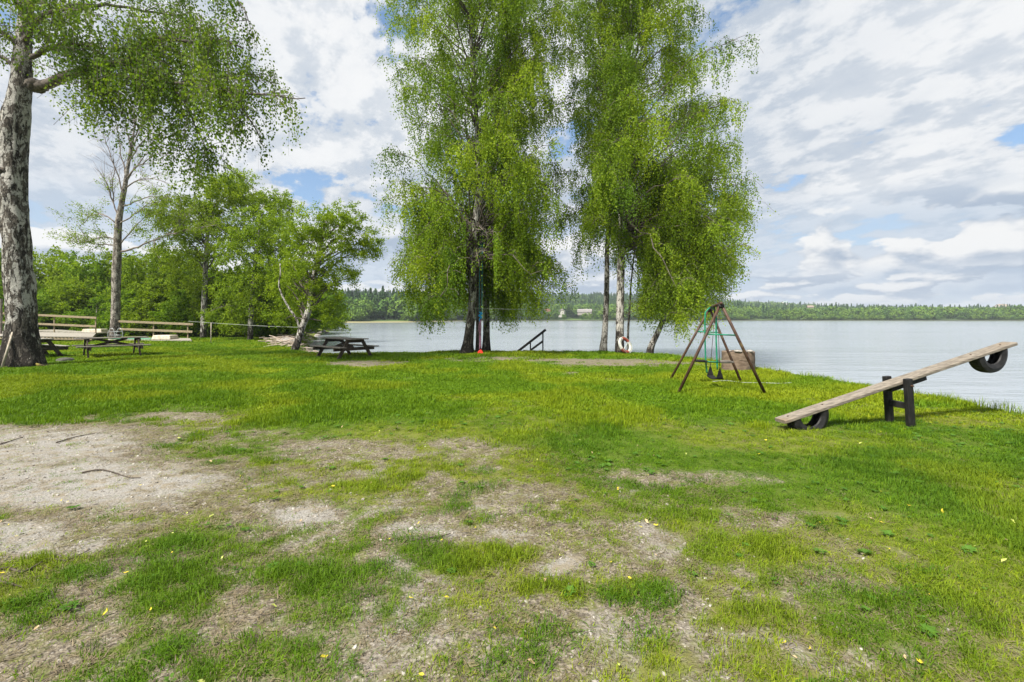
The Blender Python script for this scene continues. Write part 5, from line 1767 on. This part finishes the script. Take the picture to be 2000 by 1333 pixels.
for k, (dx, dy, s_) in enumerate(((-0.17, -0.36, 0.075), (0.0, -0.40, 0.06), (0.14, -0.36, 0.07), (-0.33, -0.18, 0.06))):
    x, y = 6.45 + dx, 13.15 + dy
    lab = ['pale stone sitting on the concrete ring rim, left of its middle', 'smallest pale stone at the middle of the concrete ring rim', 'pale stone sitting on the right of the concrete ring rim', 'pale stone on the far left of the concrete ring rim'][k]
    stone('rim_stone', lab, (x, y, hz(6.45, 13.15) + 0.545 + s_ * 0.35), (s_ * 1.4, s_, s_ * 0.55), M['stone'], 20 + k, 'stones on the concrete ring')
p = G(126, 707)
stone('boulder', 'flat dark boulder in the grass just right of the old birch roots', (p.x, p.y, hz(p.x, p.y) + 0.03), (0.30, 0.24, 0.12), M['dark_stone'], 31, cat='boulder')


# ------------------------------------------------------------------ lifebuoy
def lifebuoy():
    c = np.array(W(1221, 675, 19.25))
    root = thing('lifebuoy', 'red and white lifebuoy leaning against the foot of the pale forked birch', 'lifebuoy', (c[0], c[1], hz(c[0], c[1])))
    n = np.array([0.55, -0.74, 0.40])
    n /= np.linalg.norm(n)
    e1 = np.cross(n, [0, 0, 1.0])
    e1 /= np.linalg.norm(e1)
    e2 = np.cross(e1, n)
    R, r = 0.305, 0.075

    def seg(a0, a1, rr, mat, nm):
        k, m = 18, 12
        V = []
        for i in range(k):
            a = a0 + (a1 - a0) * i / (k - 1)
            o = e1 * math.cos(a) + e2 * math.sin(a)
            for j in range(m):
                b = j / m * 6.2832
                V.append(c + o * (R + rr * math.cos(b)) + n * (rr * 0.8 * math.sin(b)))
        Q = [(i * m + j, i * m + (j + 1) % m, (i + 1) * m + (j + 1) % m, (i + 1) * m + j) for i in range(k - 1) for j in range(m)]
        Acc().add(V, Q).build(nm, mat, root, True)
    q = math.radians
    seg(q(75), q(150), r * 1.03, M['red_ring'], 'red_band')
    seg(q(262), q(335), r * 1.03, M['red_ring'], 'red_band')
    seg(q(150), q(262), r, M['white_ring'], 'white_section')
    seg(q(-25), q(75), r, M['white_ring'], 'white_section')
    pts = []
    for i in range(41):
        a = i / 40 * 6.2832
        o = e1 * math.cos(a) + e2 * math.sin(a)
        pts.append(c + o * (R + 0.085 - 0.05 * abs(math.sin(2 * a))) + n * (0.02 + 0.05 * abs(math.sin(2 * a))))
    Acc().tube(pts, 0.008, 6).build('grab_line', M['rope_white'], root, True)
    Acc().tube([c + e1 * -0.16 + e2 * 0.12 + n * 0.05, c + n * 0.06 + e2 * -0.02, c + e1 * 0.17 + e2 * -0.12 + n * 0.06, c + e1 * 0.24 + e2 * -0.22 + n * 0.04], 0.014, 6).build('throw_line', M['rope_white'], root, True)


lifebuoy()


# ------------------------------------------------------------------ rope swing between the middle trunks
def rope_swing():
    d = 18.75
    g = W(938, 693, d)
    root = thing('rope_swing', 'red plastic swing seat on long teal and mauve ropes beside the middle birches', 'swing', (g.x, g.y, hz(g.x, g.y)))
    for q in (-2.6, 2.4):
        Acc().tube([W(940 + q * 0.6, 419, d + 0.9), W(939.5 + q, 520, d + 0.4), W(938.5 + q, 612, d)], 0.0125, 6).build('rope', M['rope_teal'], root, True)
    kn = resample([(*W(936, 610, d), 0.02), (*W(941, 613, d - 0.05), 0.035), (*W(936, 617, d + 0.03), 0.04), (*W(940.5, 620, d - 0.03), 0.03), (*W(936.5, 624, d), 0.022), (*W(938, 631, d), 0.01)], 0.02)
    Acc().tube(kn[:, :3], kn[:, 3], 8).build('knot', M['rope_blue'], root, True)
    for k, q in enumerate((-2.0, 0.4, 2.6)):
        c = resample([(*W(938 + q * 0.4, 625, d), 0.012), (*W(937 + q, 645, d - 0.03 * k), 0.012), (*W(938 - q * 0.7, 660, d + 0.03), 0.012), (*W(938 + (q if k != 1 else -2) * 1.0, 683, d), 0.011)], 0.05)
        Acc().tube(c[:, :3], 0.012, 6).build('cord', M['rope_pink'], root, True)
    c = np.array(W(938, 689, d))
    V = []
    for (yy, w0, z0, w1, z1) in ((-0.11, 0.155, -0.09, 0.05, 0.13), (0.11, 0.155, -0.09, 0.05, 0.13)):
        V += [c + np.array([-w0, yy, z0]), c + np.array([w0, yy, z0]), c + np.array([w1 + 0.03, yy * 0.6, z1 - 0.06]), c + np.array([w1 - 0.03, yy * 0.45, z1]), c + np.array([-w1 + 0.03, yy * 0.45, z1 - 0.02]), c + np.array([-w1 - 0.03, yy * 0.6, z1 - 0.07])]
    a = Acc()
    for o, nn in ((0, 1), (6, 1)):
        a.add(V[o:o + 6], [(0, 1, 2, 5)], [(2, 3, 4), (2, 4, 5)])
    a.build('end_panel', M['red_plastic'], root)
    seat_ = Acc().beam(c + np.array([-0.17, 0, -0.085]), c + np.array([0.17, 0, -0.085]), 0.25, 0.035, (0, 0, 1), 0.012)
    seat_.build('seat', M['red_plastic'], root)


rope_swing()
GL = 'lines strung between the trees'
rope_thing('line', 'thin white line strung level between the middle and right hand birches', 'line', [W(925, 602, 19.1), W(1000, 604.5, 19.7), W(1090, 606.3, 20.3), W(1183, 606.5, 20.9)], 0.007, M['rope_white'], group=GL)
rope_thing('line', 'thin white line running from the deck railing past the stake to the leaning birch', 'line', [W(368, 628, 29.8), W(412, 631, 27), W(450, 633.5, 26), W(520, 637.5, 24.2), (W(596, 640, 22.3))], 0.007, M['rope_white'], group=GL)
pk = at(412, 27)
tag(Acc().tube([(pk.x, pk.y, pk.z - 0.1), (pk.x + 0.01, pk.y, 1.24)], 0.022, 8).alone('stake', M['stick'], tuple(pk), True), 'thin pale stake holding up the line beside the railed deck', 'stake')
pa, pb = W(3, 699, 13.7), W(26, 645, 14.05)
tag(Acc().tube([(pa.x, pa.y, hz(pa.x, pa.y)), tuple(pb)], [0.030, 0.026], 8).alone('pole', M['stick'], (pa.x, pa.y, hz(pa.x, pa.y)), True), 'pale wooden pole leaning against the old birch trunk', 'pole')


# ------------------------------------------------------------------ railing at the water stairs
def stair_rail():
    d = 20.45
    p = W(1040, 690, d)
    root = thing('stair_railing', 'black wooden railing sloping down to the water between the two birch groups', 'railing', (p.x, p.y, hz(p.x, p.y) - 0.05))
    Acc().beam(W(1004, 692.5, d - 0.1), W(1066, 644.3, d), 0.045, 0.105, (0, 0, 1)).build('handrail', M['black_wood'], root)
    Acc().beam(W(1037, 684, d), W(1060, 667, d), 0.04, 0.09, (0, 0, 1)).build('mid_rail', M['black_wood'], root)
    for px, py0, py1 in ((1060.3, 690, 648), (1036, 692, 667)):
        Acc().beam(W(px, py0 + 6, d + 0.05), W(px, py1, d + 0.05), 0.055, 0.055, (0, 1, 0)).build('post', M['black_wood'], root)
    Acc().beam(W(1022, 685.2, d - 0.1), W(1069, 688.3, d - 0.1), 0.22, 0.05).build('tread', M['dark_wood'], root)
    for px in (1030, 1063):
        Acc().beam(W(px, 699, d), W(px, 686, d), 0.10, 0.10, (0, 1, 0)).build('support', M['black_wood'], root)
    Acc().tube([W(1019.4, 688.5, d - 0.35), W(1019.4, 688.5, d + 0.1)], 0.075, 14).build('roller', M['black_wood'], root)


stair_rail()


# ------------------------------------------------------------------ jetty sections laid up on the grass
GJ = 'railed jetty sections stored on the lawn'


def jetty(label, fl, fr, bl, br, th, posts, rails, slatm):
    """deck corners front-left.. as points; posts and rails as world points"""
    base = Vector(((fl[0] + fr[0]) / 2, (fl[1] + fr[1]) / 2, hz((fl[0] + fr[0]) / 2, fl[1])))
    root = thing('jetty_section', label, 'jetty', tuple(base), GJ)
    fl, fr, bl, br = map(np.array, (fl, fr, bl, br))
    n = 26
    a = Acc()
    for i in range(n):
        f = (i + 0.5) / n
        p, q = fl * (1 - f) + fr * f, bl * (1 - f) + br * f
        wd = np.linalg.norm(fr - fl) / n * 0.90
        a.beam(p - (q - p) * 0.01, q, wd, 0.035)
    a.build('deck_boards', slatm, root)
    dz = np.array([0, 0, -th / 2 - 0.02])
    for p, q in ((fl, fr), (bl, br)):
        Acc().beam(p + dz, q + dz, 0.06, th).build('edge_beam', M['rail_wood'], root)
    for p, q in ((fl, bl), (fr, br)):
        Acc().beam(p + dz + (q - p) * 0.03, q + dz - (q - p) * 0.03, 0.055, th * 0.95).build('end_beam', M['rail_wood'], root)
    for f in (0.12, 0.5, 0.88):
        c = (fl * (1 - f) + fr * f) * 0.5 + (bl * (1 - f) + br * f) * 0.5
        g = hz(c[0], c[1])
        if c[2] - th - g > 0.06:
            Acc().beam((c[0] - 0.25, c[1], (g + c[2] - th - 0.02) / 2), (c[0] + 0.25, c[1], (g + c[2] - th - 0.02) / 2), 1.2, c[2] - th - 0.02 - g + 0.03).build('bearer', M['dark_wood'], root)
    for p, q in posts:
        Acc().beam(p, q, 0.075, 0.055, (0, 1, 0)).build('rail_post', M['rail_wood'], root)
    for p, q in rails:
        Acc().beam(p, q, 0.05, 0.14).build('rail', M['rail_wood'], root)
    return root


jetty('low wooden jetty section with railing, a green sheet and a cream tub on it', W(211, 665.5, 28.6), W(374, 666, 28.0), W(214, 659.5, 30.6), W(371, 661.5, 30.0), 0.13,
      [(W(230, 661, 30.6), W(230, 625.5, 30.6)), (W(300, 662, 30.3), W(300, 628.5, 30.3)), (W(367, 663, 30.0), W(367, 631.5, 30.0))],
      [(W(219, 627.5, 30.5), W(377.5, 634.0, 29.85)), (W(229, 643.0, 30.5), W(376, 648.5, 29.85))], M['pale_wood'])
jetty('wide slatted jetty section with railing partly hidden by the old birch', W(-6, 657, 28.5), W(180, 659, 28.0), W(-2, 647.5, 32.4), W(187, 652, 31.6), 0.16,
      [(W(18, 650, 32.3), W(18, 612, 32.3)), (W(106, 651, 32.0), W(106, 617, 32.0)), (W(187, 655, 31.7), W(187, 620.5, 31.7))],
      [(W(6, 612.5, 32.2), W(188.5, 621.3, 31.55)), (W(5, 630, 32.2), W(187.5, 638, 31.55))], M['pale_wood'])


def rounded_block(name, label, cat, c, dims, mat, group=None, taper=0.9):
    bm = bmesh.new()
    bmesh.ops.create_cube(bm, size=1)
    for v in bm.verts:
        k = taper if v.co.z > 0 else 1.0
        v.co = Vector((v.co.x * dims[0] * k, v.co.y * dims[1] * k, v.co.z * dims[2]))
    bmesh.ops.bevel(bm, geom=bm.edges[:], offset=min(dims) * 0.22, segments=3, affect='EDGES', profile=0.6)
    me = bpy.data.meshes.new(name)
    bm.to_mesh(me)
    bm.free()
    me.materials.append(mat)
    o = link(name, me)
    o.location = c
    return tag(o, label, cat, group)


p = W(323, 659.0, 29.2)
rounded_block('tub', 'cream upturned tub lying on the right hand jetty section', 'tub', p, (1.2, 0.8, 0.27), M['foam'])
p = W(265, 661.5, 29.4)
gs = Acc().beam(W(226, 660.8, 29.6), W(305, 662.6, 29.3), 0.9, 0.05).alone('sheet', M['green_sheet'], tuple(p))
tag(gs, 'faded green flat sheet lying on the jetty deck beside the cream tub', 'sheet')
dkr = Acc().beam(W(80, 645.5, 36), W(206, 651, 35), 1.6, 0.10).alone('plank_walk', M['pale_wood'], tuple(W(143, 650, 35.5)))
tag(dkr, 'low pale plank walkway lying in the grass behind the wide jetty', 'walkway')
rounded_block('float_block', 'cream and orange stained float block on the plank walkway', 'float', W(186, 646.3, 35.2), (1.55, 0.7, 0.27), M['foam'])
lad = thing('bath_ladder', 'bent grey metal bath ladder lying on the left end of the railed deck', 'ladder', tuple(W(224, 662, 29.8)))
for k, px0 in enumerate((210, 226)):
    c = resample([(*W(px0, 661, 29.8), .022), (*W(px0 + 1, 651, 29.8), .022), (*W(px0 + 5, 643, 29.8), .022), (*W(px0 + 10, 642, 29.8), .022), (*W(px0 + 13.5, 650, 29.8), .022), (*W(px0 + 13.5, 661, 29.8), .022)], 0.08)
    Acc().tube(c[:, :3], 0.022, 8).build('hoop', M['grey_metal'], lad, True)
for py in (648, 655):
    Acc().tube([W(212, py, 29.8), W(239, py, 29.8)], 0.016, 8).build('rung', M['grey_metal'], lad, True)
pz = at(1, 30)
tag(Acc().beam((pz.x, pz.y, pz.z - 0.1), (pz.x, pz.y, 2.75), 0.13, 0.13, (0, 1, 0)).alone('post', M['pale_branch'], tuple(pz)), 'grey post at the left edge of the picture before the thicket', 'post')


# ------------------------------------------------------------------ rocks and driftwood at the inlet
rng = np.random.default_rng(77)
for k in range(22):
    f = rng.uniform(0, 1)
    i = np.interp(f, [0, 1], [0, 4.99])
    pts = [(-12.8, 26.5), (-14.6, 30), (-17.3, 37), (-20.2, 45), (-24, 56), (-29, 74)]
    j = int(i)
    x = pts[j][0] * (1 - (i - j)) + pts[j + 1][0] * (i - j) + rng.normal(0, 0.35)
    y = pts[j][1] * (1 - (i - j)) + pts[j + 1][1] * (i - j) + rng.normal(0, 0.5)
    s = rng.uniform(0.16, 0.42)
    stone('shore_rock', 'greyish pink rock among the rubble along the inlet shore', (x, y, max(hz(x, y), WATER - 0.05) + s * 0.12), (s * 1.4, s, s * 0.7), M['stone'], 40 + k, 'rocks along the inlet shore', 'rock', 2)
a = Acc()
for k in range(420):
    i = rng.uniform(0, 3.6)
    pts = [(-11.2, 24.3), (-13.0, 27), (-15.2, 31.5), (-18, 38.5), (-21, 47)]
    j = int(i)
    x = pts[j][0] * (1 - (i - j)) + pts[j + 1][0] * (i - j) + rng.normal(0, 0.5)
    y = pts[j][1] * (1 - (i - j)) + pts[j + 1][1] * (i - j) + rng.normal(0, 0.6)
    z = max(hz(x, y), WATER) + rng.uniform(0.02, 0.32)
    an = rng.normal(0.5, 0.5)
    l = rng.uniform(0.3, 1.1)
    dv = np.array([math.cos(an), math.sin(an), rng.normal(0, 0.16)]) * l
    a.tube([np.array([x, y, z]) - dv / 2, np.array([x, y, z + 0.02]), np.array([x, y, z]) + dv / 2], [0.02, 0.024, 0.012], 5)
M['drift'] = noisy('bleached reed litter', (0.30, 0.235, 0.185), (0.50, 0.42, 0.35), 3)
o = a.alone('driftwood', M['drift'], (-15, 31, -0.3))
o['kind'] = 'stuff'
o['label'] = 'bleached reeds and driftwood washed up along the inlet'
for k, (pts, lab) in enumerate([([(-10, 1128), (18, 1122), (42, 1131), (70, 1118), (96, 1104), (128, 1106), (150, 1096), (176, 1084)], 'long curved dark twig on the gravel near the left picture edge'),
                                ([(-6, 1150), (20, 1153), (44, 1160)], 'short dark twig below the long curved one on the left'),
                                ([(0, 872), (22, 866), (46, 857)], 'straight dark stick on the pale gravel at the left edge'),
                                ([(110, 868), (150, 857), (196, 849)], 'slim stick on the pale gravel right of the straight one'),
                                ([(160, 925), (200, 920), (250, 937), (275, 940)], 'thin bent twig in the middle of the gravel patch'),
                                ([(800, 1056), (850, 1050), (880, 1042)], 'thin twig on the sandy patch in the middle foreground')]):
    gp = on_ground(pts, 0.012)
    c = resample([(*q, 0.006) for q in gp], 0.05)
    c[:, 3] = np.linspace(0.008, 0.003, len(c))
    tag(Acc().tube(c[:, :3], c[:, 3], 6).alone('twig', M['twig'], tuple(c[0, :3]), True), lab, 'twig', 'twigs on the worn ground')


# ------------------------------------------------------------------ houses on the far shore
def house(px, py, d, wd, dp, h, wallc, roofc, label, rot=0.0, name='house', cat='house'):
    p = W(px, py, d)
    root = thing(name, label, cat, (0, 0, 0), 'buildings on the far shore')
    wm = noisy(label[:20] + ' wall', wallc, tuple(min(1, c * 1.15) for c in wallc), 0.5)
    rm = noisy(label[:20] + ' roof', roofc, tuple(c * 1.2 for c in roofc), 0.6)
    gm = noisy('dark window', (0.03, 0.04, 0.05), (0.05, 0.06, 0.07), 1)
    hx, hy, rh = wd / 2, dp / 2, dp * 0.42
    V = [(-hx, -hy, -2), (hx, -hy, -2), (hx, hy, -2), (-hx, hy, -2), (-hx, -hy, h), (hx, -hy, h), (hx, hy, h), (-hx, hy, h), (-hx, 0, h + rh), (hx, 0, h + rh)]
    Acc().add(V, [(0, 1, 5, 4), (1, 2, 6, 5), (2, 3, 7, 6), (3, 0, 4, 7)], [(4, 7, 8), (5, 9, 6)]).build('wall', wm, root)
    e, t = 0.4, 0.2
    R = []
    for s in (-1, 1):
        z0 = h - e * rh / hy
        R += [(-hx - e, s * (hy + e), z0 + 0.05), (hx + e, s * (hy + e), z0 + 0.05), (hx + e, 0, h + rh + 0.05), (-hx - e, 0, h + rh + 0.05),
              (-hx - e, s * (hy + e), z0 + 0.05 + t), (hx + e, s * (hy + e), z0 + 0.05 + t), (hx + e, 0, h + rh + 0.05 + t), (-hx - e, 0, h + rh + 0.05 + t)]
    Q = []
    for b in (0, 8):
        Q += [(b + 4, b + 5, b + 6, b + 7), (b, b + 1, b + 5, b + 4), (b, b + 4, b + 7, b + 3), (b + 1, b + 2, b + 6, b + 5), (b, b + 3, b + 2, b + 1)]
    Acc().add(R, Q).build('roof', rm, root)
    Acc().beam((hx * 0.3, hy * 0.3, h + rh * 0.4), (hx * 0.3, hy * 0.3, h + rh + 0.9), 0.7, 0.7, (0, 1, 0)).build('chimney', rm, root)
    for q in (-0.5, 0.5):
        Acc().beam((q * hx, -hy - 0.03, h * 0.35), (q * hx, -hy - 0.03, h * 0.8), 1.1, 0.08, (0, 1, 0)).build('window', gm, root)
    root.location = (p.x, p.y, p.z)
    root.rotation_euler = (0, 0, rot)
    return root


house(1067, 617, 425, 6.5, 5.5, 3.6, (0.36, 0.31, 0.27), (0.17, 0.08, 0.055), 'small pale house with a reddish roof across the lake, leftmost of three', 0.3)
house(1097, 616, 432, 5.0, 5.5, 3.8, (0.36, 0.345, 0.315), (0.22, 0.2, 0.185), 'white gabled house across the lake right of the red roofed one', 1.3)
house(1142, 612, 438, 13, 5, 1.5, (0.24, 0.22, 0.20), (0.22, 0.205, 0.195), 'long low grey barn on the far bank right of the white house', -0.25, 'barn', 'barn')
house(1533, 597, 860, 9, 7, 5.0, (0.50, 0.49, 0.46), (0.22, 0.28, 0.26), 'white house high on the forest ridge behind the seesaw', 0.2)
house(1582, 606, 640, 7, 5.5, 4.0, (0.42, 0.31, 0.27), (0.20, 0.16, 0.12), 'pinkish house half hidden by the far trees below the ridge', -0.2)
house(1957, 605, 700, 17, 8, 4.5, (0.48, 0.43, 0.40), (0.25, 0.20, 0.15), 'long pale house with a reddish roof on the far hills at right', 0.1)


# ------------------------------------------------------------------ air over the lake
hv = link('haze', new_mesh('haze', [(x, y, z) for z in (-7.0, 95.0) for (x, y) in ((-3600, -320), (3600, -320), (3600, 3750), (-3600, 3750))],
                           [(3, 2, 1, 0), (4, 5, 6, 7), (0, 1, 5, 4), (1, 2, 6, 5), (2, 3, 7, 6), (3, 0, 4, 7)], None))
hm = bpy.data.materials.new('pale lake air')
hm.use_nodes = True
ht = NT(hm.node_tree)
vol = ht.n('ShaderNodeVolumePrincipled', {'Color': (0.80, 0.88, 1.0, 1), 'Density': 0.00028, 'Anisotropy': 0.2})
ht.n('ShaderNodeOutputMaterial', {'Volume': vol.outputs[0]})
hv.data.materials.append(hm)
hv['kind'] = 'stuff'
hv['label'] = 'thin pale haze over the lake and hills'
